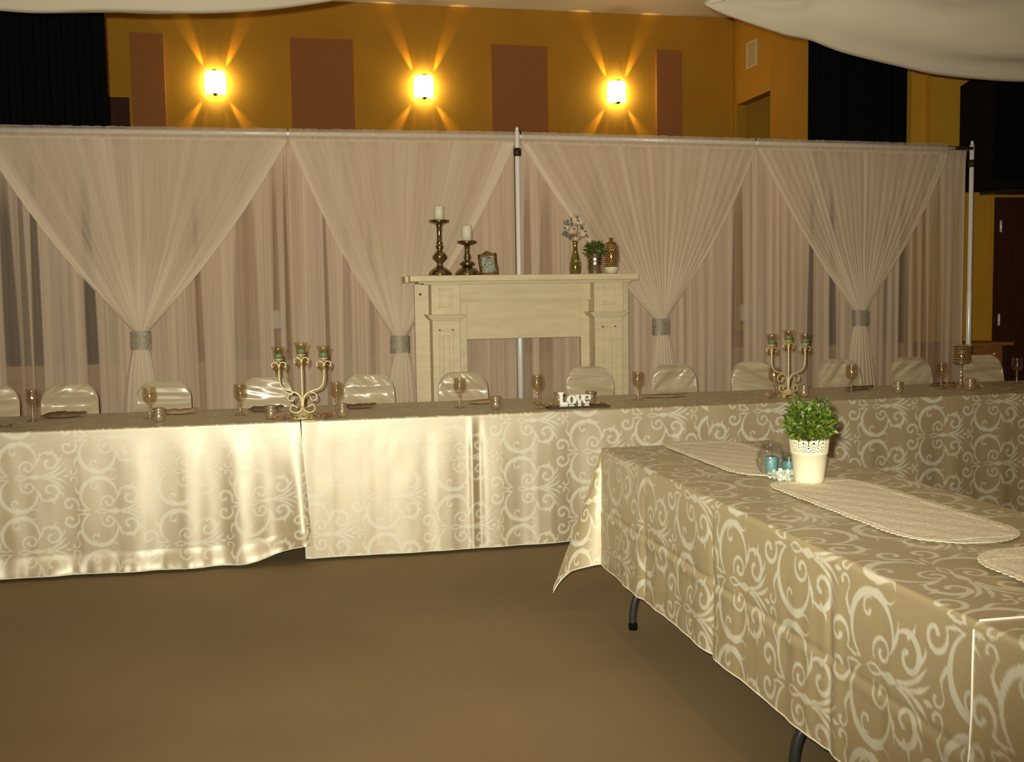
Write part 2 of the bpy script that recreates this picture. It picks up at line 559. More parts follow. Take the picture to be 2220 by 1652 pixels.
d2 = box('door_2', -2.30, -1.63, 12.55, 12.60, 0.90, 3.65, M_dkbrown); tag(d2, 'tall dark brown door in the back wall', kind='structure')

# acoustic panels
for i, (x0, x1, lab) in enumerate(((-1.59, -1.235, 'narrow brown acoustic panel between the dark brown door and a sconce'),
                              (0.137, 0.859, 'wide brown acoustic panel between the first two wall sconces'),
                              (2.473, 3.169, 'wide brown acoustic panel above the centre pole of the backdrop'),
                              (4.541, 4.871, 'narrow brown acoustic panel near the stage side wall corner'))):
    o = box('acoustic_panel', x0, x1, -0.025, 0.025, 1.1, 4.36 + 0.004 * i, M_panel, None, 0.006, loc=(0, 12.574, 0))
    tag(o, lab, 'acoustic panel', 'acoustic panels on the back wall')

# wall sconces
def sconce():
    t = thing('wall_sconce', '', 'wall lamp')
    box('back_plate', -0.045, 0.045, -0.022, -0.002, -0.10, 0.10, M_bronze, t, 0.004)
    n = 20; V = []; F = []
    for k, z in enumerate((-0.125, -0.10, 0.0, 0.10, 0.125)):
        w = (0.104, 0.112, 0.116, 0.112, 0.104)[k]
        for j in range(n + 1):
            a = PI * j / n
            V.append((w * math.cos(a), -0.020 - 0.105 * math.sin(a), z))
    for k in range(4):
        for j in range(n):
            F.append((k * (n + 1) + j, k * (n + 1) + j + 1, (k + 1) * (n + 1) + j + 1, (k + 1) * (n + 1) + j))
    sh = mk('glass_shade', V, F, M_shade, t)
    for z in (-0.13, 0.13):
        box('clip', -0.022, 0.022, -0.13, -0.02, z - 0.006, z + 0.006, M_bronze, t, 0.002)
    lathe('finial', [(0.0, -0.150), (0.012, -0.146), (0.016, -0.136), (0.008, -0.128), (0.0, -0.126)], M_bronze, t, 10, loc=(0, -0.10, 0))
    # bulb light escaping past the rim of the shade in four grazing beams
    def beam(sx, sz, ax, en, ang):
        d = bpy.data.lights.new('sconce_bulb', 'SPOT'); d.energy = en; d.color = (1.0, 0.56, 0.12)
        d.spot_size = math.radians(ang); d.spot_blend = 0.9; d.shadow_soft_size = 0.01
        o = bpy.data.objects.new('sconce_bulb', d); COL.objects.link(o); o.parent = t
        p = Vector((sx * 0.085, -0.036, sz * 0.10)); o.location = p
        o.rotation_euler = Vector((sx * ax, 0.13 if sz > 0 else 0.085, sz)).to_track_quat('-Z', 'Y').to_euler()
    for sx in (-1, 1):
        beam(sx, 1, 0.42, 34, 22)
        beam(sx, -1, 0.72, 46, 24)
        beam(sx, 1, 0.12, 4, 16)
        beam(sx, -1, 0.12, 5, 14)
    return t
sc0 = sconce()
for i, (x, z, lab) in enumerate(((-0.697, 3.83, 'lit wall sconce beside the narrow brown panel and dark door'),
                                 (1.668, 3.845, 'lit wall sconce between the two wide brown acoustic panels'),
                                 (4.033, 3.845, 'lit wall sconce nearest the stage side wall corner'))):
    o = sc0 if i == 0 else copy_tree(sc0)
    o.location = (x, 12.598, z)
    tag(o, lab, 'wall lamp', 'wall sconces above the stage')

# wall vent
vt = thing('wall_vent', 'cream square vent grille high on the stage side wall', 'vent', (5.572, 12.04, 4.235))
boxes('frame', [(-0.02, 0, -0.14, 0.14, 0.13, 0.155), (-0.02, 0, -0.14, 0.14, -0.155, -0.13), (-0.02, 0, -0.14, -0.115, -0.13, 0.13), (-0.02, 0, 0.115, 0.14, -0.13, 0.13)], M_vent, vt)
for k in range(9):
    box('slat', -0.014, 0.0, -0.115, 0.115, -0.009, 0.009, M_vent, vt, 0, loc=(0, 0, -0.112 + k * 0.028), rot=(0, 0.5, 0))

# black stage curtains
def curtain(name, label, x0, x1, y, z0, z1, seed):
    n = int((x1 - x0) / 0.012); X = np.linspace(x0, x1, n)
    zz = np.linspace(z0, z1, 10)
    ph = np.cumsum(0.6 + noise1(X, seed, 4) * 0.9) * 0.012 * 2 * PI / 0.11
    XX, ZZ = np.meshgrid(X, zz, indexing='ij')
    YY = y + 0.035 * np.sin(ph)[:, None] * (0.7 + 0.3 * noise1(X, seed + 1, 3))[:, None] + 0 * ZZ
    o = grid_mesh(name, XX, YY, ZZ, M_black)
    md = o.modifiers.new('thickness', 'SOLIDIFY'); md.thickness = 0.008
    tag(o, label, 'curtain', 'black stage curtains')
curtain('stage_curtain', 'black velour stage curtain beside the dark brown back-wall door', -4.2, -1.325, 8.95, 0.905, 4.79, 5)
curtain('stage_curtain', 'black velour stage curtain beside the stage side wall', 4.70, 5.82, 8.95, 0.905, 4.79, 6)

# loudspeaker on the front wall
spk = thing('wall_loudspeaker', 'large black loudspeaker mounted above the brown door', 'loudspeaker', (6.40, 8.6, 2.26))
V = []
prof = [(-0.415, 0.0), (0.55, 0.0), (0.55, 1.04), (-0.25, 1.04), (-0.415, 0.94)]
for y in (-0.40, 0.0):
    for (x, z) in prof: V.append((x, y, z))
F = [(0, 1, 2, 3, 4), (9, 8, 7, 6, 5)] + [(i, i + 5, (i + 1) % 5 + 5, (i + 1) % 5) for i in range(5)]
mk('cabinet', V, F, M_speaker, spk, False)
box('grille', -0.36, 0.50, -0.415, -0.40, 0.06, 0.90, M_black, spk, 0.004)
box('bracket', -0.2, 0.2, -0.30, 0.0, -0.025, 0.0, M_tubegrey, spk)

# wooden cabinet beside the door
cb = thing('wooden_cabinet', 'small brown wooden cabinet standing against the ochre wall', 'cabinet', (5.93, 8.38, 0))
box('top', -0.40, 0.335, -0.21, 0.215, 0.885, 0.915, M_wood, cb, 0.004)
box('body', -0.38, 0.24, -0.18, 0.20, 0.06, 0.885, M_wood, cb)
dr = box('drawer', -0.36, 0.22, -0.195, -0.18, 0.76, 0.87, M_wood, cb, 0.003)
lathe('knob', [(0.0, -0.012), (0.010, -0.008), (0.012, 0.0), (0.005, 0.010), (0.0, 0.012)], M_chrome, dr, 10, loc=(0.14, -0.205, 0.815), rot=(PI / 2, 0, 0))
box('door', -0.36, 0.22, -0.195, -0.18, 0.10, 0.74, M_wood, cb, 0.003)
boxes('plinth', [(-0.38, 0.24, -0.17, 0.19, 0.0, 0.06)], M_darktray, cb)
box('side_leg', 0.25, 0.29, -0.18, 0.20, 0.0, 0.885, M_darktray, cb)

# ================================================================== DRAPED CEILING CLOTHS
def ceiling_swag(name, label, bottom, depth0, depth1, seed, rise, tip=None):
    P = smooth_path(bottom, 14)
    n = len(P); k = 160
    s = np.linspace(0, 1, n)
    t = np.linspace(-1, 1, k)
    SS, TT = np.meshgrid(s, t, indexing='ij')
    spread = np.ones(n) if tip is None else np.clip(sstep(-0.03, tip, s), 0.02, 1)
    X = P[:, 0:1] + 0 * TT
    fn = noise2(SS * 1.2 + TT * 0.35, TT + 0.10 * SS, seed, 1.6, 13, 2)
    fold = (0.5 - np.abs(fn - 0.5) * 3.0) * 0.16
    near = np.clip(-TT, 0, 1); far = np.clip(TT, 0, 1)
    Y = P[:, 1:2] - near * depth0 * spread[:, None] + far * depth1 * spread[:, None]
    up = (near ** 0.85) * rise * spread[:, None] + (far ** 1.1) * rise * 0.7 * spread[:, None]
    Z = P[:, 2:3] + up + fold * sstep(0.0, 0.12, np.abs(TT)) * spread[:, None]
    Z = np.minimum(Z, 4.78)
    o = grid_mesh(name, X, Y, Z, M_ceilcloth)
    md = o.modifiers.new('thickness', 'SOLIDIFY'); md.thickness = 0.003
    tag(o, label, 'ceiling drape', 'cloths draped under the ceiling')
    return o
ceiling_swag('ceiling_drape', 'white cloth swag under the ceiling in front of the side wall and loudspeaker',
             [(2.60, 6.3, 3.165), (2.658, 6.3, 3.137), (2.786, 6.3, 3.092), (3.129, 6.3, 3.0), (3.31, 6.3, 2.97), (3.544, 6.3, 2.9), (3.938, 6.3, 2.825), (4.274, 6.3, 2.776), (4.86, 6.3, 2.753), (5.4, 6.3, 2.80), (6.2, 6.3, 3.0), (7.2, 6.3, 3.5)],
             2.6, 0.9, 3, 1.5, 0.5)
ceiling_swag('ceiling_drape', 'white cloth swag under the ceiling in front of the black stage curtain and dark door',
             [(1.1, 6.3, 3.35), (0.75, 6.3, 3.22), (0.396, 6.3, 3.108), (0.212, 6.3, 3.064), (-0.098, 6.3, 3.013), (-0.427, 6.3, 2.985), (-0.747, 6.3, 2.979), (-0.989, 6.3, 2.972), (-1.227, 6.3, 2.955), (-1.46, 6.3, 2.958), (-2.2, 6.3, 3.0), (-3.4, 6.3, 3.3), (-4.4, 6.3, 3.8)],
             2.6, 0.9, 8, 1.5, 0.35)

# ================================================================== BACKDROP
BY = 7.75
fr = thing('backdrop_frame', 'silver pipe frame with poles and crossbars holding the sheer curtains', 'frame', (1.71, BY, 0))
for k, px in enumerate((-3.79, 0.0, 3.80)):
    hz = 2.53 if k == 2 else 2.56
    dx = (0, -0.012, 0.0)[k]
    up = lathe('upright', [(0.022, 0.01), (0.022, 1.35), (0.0185, 1.36), (0.0185, hz + 0.02), (0.012, hz + 0.03), (0.0, hz + 0.03)], M_chrome, fr, 18, loc=(px + dx, -0.075 if k == 1 else 0, 0))
    lathe('collar', [(0.019, 0), (0.028, 0.004), (0.030, 0.03), (0.028, 0.056), (0.019, 0.06)], M_bronze, up, 16, loc=(0, 0, hz - 0.155))
    lathe('tip', [(0.008, 0), (0.012, 0.006), (0.013, 0.02), (0.0, 0.034)], M_chrome, up, 12, loc=(0, 0, hz + 0.028))
    box('base_plate', px - 0.22, px + 0.22, -0.22, 0.22, 0.0, 0.01, M_tubegrey, fr, 0.003)
for x0, x1, z0, z1 in ((-3.79, -0.01, 2.545, 2.56), (0.01, 3.80, 2.56, 2.525)):
    tube('crossbar', [(x0, 0, z0), ((x0 + x1) / 2, 0, (z0 + z1) / 2), (x1, 0, z1)], 0.017, M_chrome, fr, 14)
box('hook', 3.64, 3.80, -0.021, -0.010, 2.512, 2.538, M_bronze, fr, 0.002)

def rodz(x):
    return np.interp(x, [-2.1, 1.71, 5.51], [2.545, 2.56, 2.525])

# slits where the inner curtain hangs thin, (centre x, half width, strength)
SLITS = [(-1.84, .045, .75), (-1.745, .022, .6), (-1.67, .03, .75), (-1.322, .038, .8), (-0.60, .022, .6), (-0.27, .085, .45), (-0.06, .022, .6), (0.016, .016, .7),
         (0.293, .016, .6), (0.44, .03, .4), (1.79, .035, .5), (1.93, .05, .5), (2.34, .06, .5), (3.486, .05, .7), (4.11, .022, .75), (4.30, .03, .75), (4.60, .018, .4), (4.77, .02, .45), (4.93, .04, .75), (5.04, .028, .7), (5.12, .025, .75), (5.23, .05, .65), (5.40, .03, .4), (0.62, .02, .35), (-0.95, .02, .4)]
def inner_panel(x0, x1, label, seed):
    n = int((x1 - x0) / 0.005); X = np.linspace(x0, x1, n); k = 22
    t = np.linspace(0, 1, k)                      # 0 floor, 1 rod
    ph = np.cumsum(0.7 + noise1(X, seed, 6) * 0.7) * 0.005 * 2 * PI / 0.075
    XX, TT = np.meshgrid(X, t, indexing='ij')
    Z = 0.012 + TT * (rodz(XX) - 0.012 + 0.012)
    amp = 0.0022 + 0.003 * (1 - TT)
    Y = BY + 0.045 + amp * np.sin(ph)[:, None] + 0.012 * (noise2(XX, Z, seed, 7, 0.6) - 0.5)
    Y = np.where(TT > 0.955, BY + 0.024 + 0.004 * np.sin(ph * 2.3)[:, None], Y)
    dens = 0.80 + 0.20 * (noise2(XX, Z, seed + 3, 26, 0.25, 3) - 0.5) * 2
    for c, w, s in SLITS:
        lean = c + (1.4 - Z) * 0.012 * math.sin(c * 9)
        wz = w * (1.12 - 0.5 * sstep(1.0, 2.5, Z))
        dens *= 1 - 0.85 * s * (1 - sstep(wz * 0.75, wz * 1.15, np.abs(XX - lean))) * sstep(2.52, 1.9, Z)
    dens = np.where(TT > 0.955, 0.55, dens)
    dens = np.maximum(dens, 0.85 * (np.abs(TT - 0.952) < 0.012))
    o = grid_mesh('sheer_curtain', XX, Y, Z, M_sheer_back, None, {'thread': dens}, (XX / 3.6, TT))
    tag(o, label, 'curtain', 'straight inner sheer curtains of the backdrop')
    return o
ipan = [(-2.06, -1.0, 'straight sheer inner curtain behind the first gathered swag, beside the black stage curtain'),
        (-1.0, 0.04, 'straight sheer inner curtain between the first and second gathered swags'),
        (0.04, 1.70, 'straight sheer inner curtain behind the mantel candlesticks'),
        (1.73, 2.62, 'straight sheer inner curtain behind the mantel flowers'),
        (2.62, 3.60, 'straight sheer inner curtain behind the third gathered swag'),
        (3.60, 4.50, 'straight sheer inner curtain behind the three-armed candelabra near the green plant'),
        (4.50, 5.485, 'straight sheer inner curtain next to the end pole')]
INNER = []
for i, (a, b, lab) in enumerate(ipan):
    INNER.append(inner_panel(a + 0.001, b - 0.001, lab, 20 + i))

def rhinestone_band(parent, cx, cy, cz, rx, ry, h, seed):
    n = 26; V = []; F = []
    for k, z in enumerate((-h / 2, -h / 4, 0, h / 4, h / 2)):
        for j in range(n):
            a = 2 * PI * j / n
            V.append((cx + rx * math.cos(a), cy + ry * math.sin(a), cz + z))
    for k in range(4):
        for j in range(n):
            F.append((k * n + j, k * n + (j + 1) % n, (k + 1) * n + (j + 1) % n, (k + 1) * n + j))
    band = mk('band', V, F, M_band, parent)
    parts = []
    rng = random.Random(seed)
    for k in range(9):
        for j in range(n):
            a = 2 * PI * (j + 0.5 * (k % 2)) / n
            r = 0.0052
            c = (cx + (rx + 0.002) * math.cos(a), cy + (ry + 0.002) * math.sin(a), cz - h / 2 + h * (k + 0.5) / 9)
            tx, ty = rng.uniform(-.5, .5), rng.uniform(-.5, .5)
            v = [(r, 0, 0), (0, r, 0), (-r, 0, 0), (0, -r, 0), (r * tx, r * ty, r), (r * tx, r * ty, -r)]
            v = [(c[0] + p[0], c[1] + p[1], c[2] + p[2]) for p in v]
            parts.append((v, [(0, 1, 4), (1, 2, 4), (2, 3, 4), (3, 0, 4), (1, 0, 5), (2, 1, 5), (3, 2, 5), (0, 3, 5)]))
    V, F = merge(parts)
    st = mk('rhinestones', V, F, M_rhine, band, False)
    tag(st, kind='stuff')
    return band

def swag(label, xl, xr, kx, kz, seed, edge=0.0):
    """gathered sheer panel: rod pocket, fan to the tie, tail to the floor; root at the tail's foot"""
    oy = BY - 0.055
    t = thing('gathered_sheer_swag', label, 'curtain', (kx, oy, 0), 0, 'gathered swags of the backdrop')
    cx0 = (xl + xr) / 2 - kx; W = (xr - xl) / 2
    nu = 320; nv = 46
    u = np.linspace(-1, 1, nu); v = np.linspace(0, 1, nv)
    UU, VV = np.meshgrid(u, v, indexing='ij')
    zt = rodz(cx0 + kx + W * UU) - 0.055
    wk = 0.055
    g = VV + 0.035 * np.sin(PI * VV)                # slight belly of the edges
    g = VV - 0.06 * np.sin(PI * VV)
    hw = W * (1 - g) + wk * g
    cx = cx0 * (1 - g)
    zk = kz + 0.065
    # outer threads hang a little lower than the straight line
    Z = zt * (1 - VV) + zk * VV
    X = cx + hw * UU
    ph = np.cumsum(0.6 + noise1(u, seed, 18) * 0.8) * (2 / nu) * PI * 24
    amp = 0.0016 + 0.002 * np.sin(PI * np.clip(VV, 0, 1))
    Y = 0.018 - 0.055 * sstep(0.55, 1.0, VV) * np.sqrt(np.maximum(1 - UU ** 2, 0)) - 0.03 * np.sin(PI * VV) + amp * np.sin(ph)[:, None] * (1 - 0.55 * VV)
    str1 = noise1(u, seed + 2, 21, 4)[:, None]
    str2 = noise2(UU, VV, seed + 3, 15, 0.9, 3)
    dens = 0.56 + 0.34 * (str1 - 0.5) * 2 * 0.7 + 0.26 * (str2 - 0.5) * 2 + 0.40 * sstep(0.45, 1.0, VV)
    dens += 0.28 * sstep(0.93, 1.0, np.abs(UU)) + 0.16 * sstep(0.8, 0.95, np.abs(UU))
    dens = np.clip(dens, 0.2, 0.97)
    grid_mesh('fan', X, Y, Z, M_sheer, t, {'thread': dens}, (UU * 1.3, VV))
    # rod pocket heading
    nh = 200; uh = np.linspace(-1, 1, nh); a = np.linspace(0, 1, 9)
    UH, AH = np.meshgrid(uh, a, indexing='ij')
    xh = cx0 + W * UH * 0.995
    ruff = noise1(uh, seed + 5, 40, 3)[:, None]
    zh = rodz(xh + kx) - 0.055 + AH * (0.083 + 0.010 * ruff)
    yh = 0.055 - 0.030 * np.sin(PI * np.clip(AH, 0, 1)) - 0.006 * np.sin(ph[:: max(1, nu // nh)][:1]) + 0.010 * (noise2(UH, AH, seed + 6, 45, 2) - 0.5) - 0.012
    dh = 0.42 + 0.30 * (noise1(uh, seed + 7, 40, 3)[:, None] - 0.3) + 0.45 * (AH < 0.16) + 0.2 * (AH > 0.9)
    grid_mesh('rod_pocket', xh, yh, zh, M_sheer, t, {'thread': np.clip(dh, 0.2, 0.92)}, (UH * 1.3, AH))
    # tail
    nv = 24; v = np.linspace(0, 1, nv); ut = np.linspace(-1, 1, 120)
    UT, VT = np.meshgrid(ut, v, indexing='ij')
    zt0 = kz - 0.065
    hw = 0.052 + 0.15 * VT ** 0.75
    X = hw * UT + 0.01 * np.sin(VT * 5 + seed)
    Z = zt0 * (1 - VT) + 0.012
    pt = np.cumsum(0.6 + noise1(ut, seed + 9, 8) * 0.8) * (2 / 120) * PI * 7
    Y = -0.02 - 0.035 * np.sqrt(np.maximum(1 - UT ** 2, 0)) + (0.002 + 0.003 * VT) * np.sin(pt)[:, None]
    dens = 0.95 - 0.34 * VT + 0.22 * (noise1(ut, seed + 10, 10, 3)[:, None] - 0.5) - 0.28 * np.abs(UT) ** 2 * VT
    grid_mesh('tail', X, Y, Z, M_sheer, t, {'thread': np.clip(dens, 0.15, 0.95)}, (UT * 0.4, VT))
    # rolled centre inside the tie, then the tie
    band = rhinestone_band(t, 0, -0.012, kz, 0.068, 0.045, 0.125, seed)
    return t
swag('gathered sheer swag nearest the black stage curtain, tied with a rhinestone band', -1.96, 0.05, -0.985, 1.115, 41)
swag('gathered sheer swag beside the mantel candlesticks, tied with a rhinestone band', 0.06, 1.69, 0.805, 1.045, 52)
swag('gathered sheer swag beside the mantel vases, tied with a rhinestone band', 1.74, 3.60, 2.81, 1.13, 63)
swag('gathered sheer swag nearest the end pole, tied with a rhinestone band', 3.61, 5.27, 4.49, 1.165, 74)
for k, x, z in ((1, -0.066, 1.24), (4, 3.575, 1.225)):
    rt = rhinestone_band(INNER[k], x, BY + 0.082, z, 0.055, 0.026, 0.13, 90 + k)
    rt.name = 'rhinestone_tie'

# ================================================================== MANTEL
mt = thing('mantelpiece', 'cream wooden fireplace surround standing before the sheer backdrop', 'fireplace surround', (1.68, 7.4, 0))
def mb(name, L, bev=0.003, parent=mt):
    return boxes(name, [(a - 1.68, b - 1.68, c - 7.4, d - 7.4, e, f) for a, b, c, d, e, f in L], M_cream, parent, bev)
mb('side_board', [(0.895, 1.268, 7.48, 7.52, 0, 1.475)])
mb('side_board', [(2.113, 2.48, 7.48, 7.52, 0, 1.475)])
mb('header_board', [(1.268, 2.113, 7.48, 7.52, 1.078, 1.36)])
mb('frieze_board', [(1.19, 2.175, 7.435, 7.48, 1.365, 1.475)])
mb('frieze_moulding', [(1.19, 2.175, 7.425, 7.48, 1.350, 1.366)])
for x0, x1 in ((0.997, 1.192), (2.176, 2.386)):
    xm = (x0 + x1) / 2
    p = mb('pilaster', [(x0, x1, 7.33, 7.48, 0.0, 1.222)])
    # recessed panel framed by mouldings
    w = 0.053
    boxes('panel_moulding', [(a - 1.68, b - 1.68, 7.320 - 7.4, 7.332 - 7.4, e, f) for a, b, e, f in ((xm - w, xm - w + 0.014, 0.16, 1.16), (xm + w - 0.014, xm + w, 0.16, 1.16), (xm - w, xm + w, 1.146, 1.16), (xm - w, xm + w, 0.16, 0.174))], M_cream, p, 0.003)
    boxes('raised_strip', [(xm - 0.026 - 1.68, xm + 0.022 - 1.68, 7.316 - 7.4, 7.332 - 7.4, 0.22, 1.115)], M_cream, p, 0.006)
    mb('plinth_block', [(x0 - 0.015, x1 + 0.015, 7.315, 7.48, 0.0, 0.13)])
    c = mb('capital', [(x0 - 0.012, x1 + 0.012, 7.318, 7.48, 1.222, 1.236), (x0 - 0.028, x1 + 0.028, 7.302, 7.48, 1.236, 1.252), (x0 - 0.04, x1 + 0.04, 7.290, 7.48, 1.252, 1.262)])
    bk = mb('corner_block', [(x0 - 0.004, x1 + 0.004, 7.325, 7.48, 1.262, 1.475)])
    for q, ww, hh in ((0, 0.046, 0.066), (1, 0.030, 0.050)):
        zc = 1.378
        yy = 7.317 + 0.004 * q
        boxes('square_moulding', [(a - 1.68, b - 1.68, yy - 7.4, 7.328 - 7.4, e, f) for a, b, e, f in ((xm - ww, xm - ww + 0.007, zc - hh, zc + hh), (xm + ww - 0.007, xm + ww, zc - hh, zc + hh), (xm - ww, xm + ww, zc + hh - 0.007, zc + hh), (xm - ww, xm + ww, zc - hh, zc - hh + 0.007))], M_cream, bk, 0.002)
mb('bed_moulding', [(0.94, 2.44, 7.295, 7.48, 1.470, 1.484), (0.90, 2.47, 7.28, 7.50, 1.480, 1.490)])
sh = mb('shelf', [(0.84, 2.49, 7.26, 7.60, 1.490, 1.533)], 0.006)
mb('shelf_return', [(0.818, 0.842, 7.36, 7.60, 1.485, 1.530)], 0.003)
mb('shelf_return', [(2.488, 2.522, 7.36, 7.60, 1.485, 1.530)], 0.003)
lathe('knot_hole', [(0.0, 0), (0.008, 0.0), (0.008, 0.004), (0.0, 0.004)], M_bronze, mt, 10, loc=(0.935 - 1.68, 7.4797 - 7.4, 1.405), rot=(PI / 2, 0, 0))

# ---- things on the mantel
SHZ = 1.533
def candlestick(label, x, h, rdish, rbase, ch, rc):
    t = thing('candlestick', label, 'candle holder', (x, 7.40, SHZ), 0, 'mercury glass candlesticks on the mantel')
    s = h / 0.385
    P = [(0.0, 0.0), (rbase, 0.0), (rbase, 0.010), (rbase * 0.93, 0.026), (rbase * 0.72, 0.045), (rbase * 0.36, 0.062), (0.019, 0.075 * (0.6 + 0.4 * s)), (0.024, 0.088 * s + 0.003), (0.052, 0.118 * s), (0.054, 0.135 * s), (0.034, 0.160 * s), (0.018, 0.172 * s), (0.025, 0.188 * s), (0.030, 0.208 * s), (0.018, 0.215 * s)]
    P += [(0.026, 0.225 * s), (0.020, 0.235 * s), (0.017, 0.28 * s), (0.021, 0.34 * s), (0.028, h - 0.030)]
    lathe('stem', P, M_mercury, t, 28)
    lathe('drip_dish', [(0.010, h - 0.034), (0.030, h - 0.030), (rdish, h - 0.016), (rdish + 0.002, h - 0.002), (rdish - 0.004, h), (rdish - 0.008, h - 0.008), (0.0, h - 0.010)], M_mercury, t, 28)
    c = lathe('candle', [(0.0, h - 0.010), (rc, h - 0.010), (rc, h + ch - 0.006), (rc - 0.006, h + ch), (0.0, h + ch - 0.008)], M_candle, t, 24)
    tube('wick', [(0, 0, h + ch - 0.010), (0.001, 0, h + ch), (0.003, 0, h + ch + 0.010)], 0.0012, M_bronze, c, 5)
candlestick('tall mercury glass candlestick with cream candle on the mantel', 1.069, 0.388, 0.071, 0.082, 0.098, 0.036)
candlestick('short mercury glass candlestick with cream candle on the mantel', 1.264, 0.243, 0.069, 0.088, 0.108, 0.037)

pf = thing('photo_frame', 'small ornate bronze photo frame leaning on the mantel shelf', 'photo frame', (1.425, 7.41, SHZ + 0.001), -0.12)
def fr_pt(x, z): return (x, z * 0.20, z)
tilt = -0.20
b = bmesh.new()
for q in ((-0.066, -0.046, 0.0, 0.016, 0.0, 0.155), (0.046, 0.066, 0.0, 0.016, 0.0, 0.155), (-0.046, 0.046, 0.0, 0.016, 0.0, 0.020), (-0.066, 0.066, 0.0, 0.016, 0.138, 0.158), (-0.030, 0.030, 0.001, 0.015, 0.158, 0.168), (-0.014, 0.014, 0.001, 0.015, 0.168, 0.178)):
    bx(b, *q, 0.004)
me = bpy.data.meshes.new('moulding'); b.to_mesh(me); b.free()
link_mesh('moulding', me, M_frame, pf, None, (tilt, -0.10, 0))
box('picture', -0.047, 0.047, 0.006, 0.012, 0.018, 0.140, M_picture, pf, 0, None, (tilt, -0.10, 0))
box('easel_back', -0.02, 0.02, 0.0, 0.004, 0.0, 0.13, M_frame, pf, 0, (0, 0.055, 0.001), (0.22, 0, 0))
for sx in (-1, 1):
    V, F = tube_geo([(sx * 0.060 + 0.004 * math.sin(i), -0.001, zz) for i, zz in enumerate(np.linspace(0.01, 0.15, 9))], 0.005, 6)
    mk('beaded_edge', V, F, M_frame, pf, True, None, (tilt, -0.10, 0))

# foliage / petals
def leaf_cloud(name, n, fpos, size, m, parent, seed, width=0.5, droop=0.3, flat=0.0):
    rng = np.random.RandomState(seed)
    V = []; F = []; T = []
    for i in range(n):
        c, nrm = fpos(rng)
        c = np.array(c); nrm = np.array(nrm, float)
        d = nrm + rng.normal(0, 0.6, 3); d[2] += 0.1
        if flat: d[2] *= (1 - flat)
        d /= np.linalg.norm(d) + 1e-9
        s = np.cross(d, rng.normal(0, 1, 3)); s /= np.linalg.norm(s) + 1e-9
        up = np.cross(s, d)
        L = size * rng.uniform(0.65, 1.25); Wd = L * width
        k = len(V)
        V += [tuple(c), tuple(c + d * L * 0.45 + s * Wd * 0.5 + up * L * 0.10), tuple(c + d * L - up * L * droop * 0.3), tuple(c + d * L * 0.45 - s * Wd * 0.5 + up * L * 0.10), tuple(c + d * L * 0.5)]
        F += [(k, k + 1, k + 4), (k + 1, k + 2, k + 4), (k + 2, k + 3, k + 4), (k + 3, k, k + 4)]
        if flat:
            V[k:] = [(p[0], p[1], max(p[2], 0.0015)) for p in V[k:]]
        tone = rng.rand() ** 1.3
        T += [tone] * 5
    me = bpy.data.meshes.new(name)
    me.from_pydata(V, [], F)
    at = me.attributes.new('tone', 'FLOAT', 'POINT'); at.data.foreach_set('value', T)
    me.update()
    o = link_mesh(name, me, m, parent)
    tag(o, kind='stuff')
    return o

def ball(cx, cy, cz, rx, ry, rz, shell=0.55, lump=0.0, seed=0):
    def f(rng):
        while True:
            p = rng.normal(0, 1, 3); p /= np.linalg.norm(p)
            if p[2] > -0.75: break
        r = shell + (1 - shell) * rng.rand() ** 0.6
        if lump:
            r *= 1 - lump * (0.5 + 0.5 * math.sin(p[0] * 5 + seed) * math.sin(p[1] * 6 + seed * 2) * math.cos(p[2] * 5 + seed))
        return (cx + rx * p[0] * r, cy + ry * p[1] * r, cz + rz * p[2] * r), p
    return f

def bloom(name, c, r, m, parent, seed, rings=4):
    """a rose of cupped petals"""
    rng = random.Random(seed)
    V = []; F = []; T = []
    for k in range(rings):
        n = 4 + k * 2
        for j in range(n):
            a = 2 * PI * (j + 0.5 * (k % 2)) / n + rng.uniform(-.2, .2)
            tilt = 0.25 + 0.95 * k / max(rings - 1, 1)
            rad = r * (0.16 + 0.22 * k); ht = r * (0.95 - 0.16 * k)
            wd = r * (0.30 + 0.12 * k)
            ca, sa = math.cos(a), math.sin(a)
            b0 = len(V)
            for (w, h, o) in ((-.4, 0, 0), (.4, 0, 0), (-1, .55, .5), (0, .5, .75), (1, .55, .5), (-.6, 1, 1.0), (0, 1.06, 1.05), (.6, 1, 1.0)):
                rr = rad * (0.25 + 0.75 * math.sin(tilt) * o)
                x = ca * rr - sa * wd * w; y = sa * rr + ca * wd * w
                z = ht * h * math.cos(tilt * 0.8) * 0.9
                V.append((c[0] + x, c[1] + y, c[2] + z - r * 0.3))
            F += [(b0, b0 + 1, b0 + 3), (b0, b0 + 3, b0 + 2), (b0 + 1, b0 + 4, b0 + 3), (b0 + 2, b0 + 3, b0 + 6, b0 + 5), (b0 + 3, b0 + 4, b0 + 7, b0 + 6)]
            T += [rng.random()] * 8
    me = bpy.data.meshes.new(name); me.from_pydata(V, [], F)
    me.polygons.foreach_set('use_smooth', [True] * len(me.polygons))
    at = me.attributes.new('tone', 'FLOAT', 'POINT'); at.data.foreach_set('value', T)
    return link_mesh(name, me, m, parent)

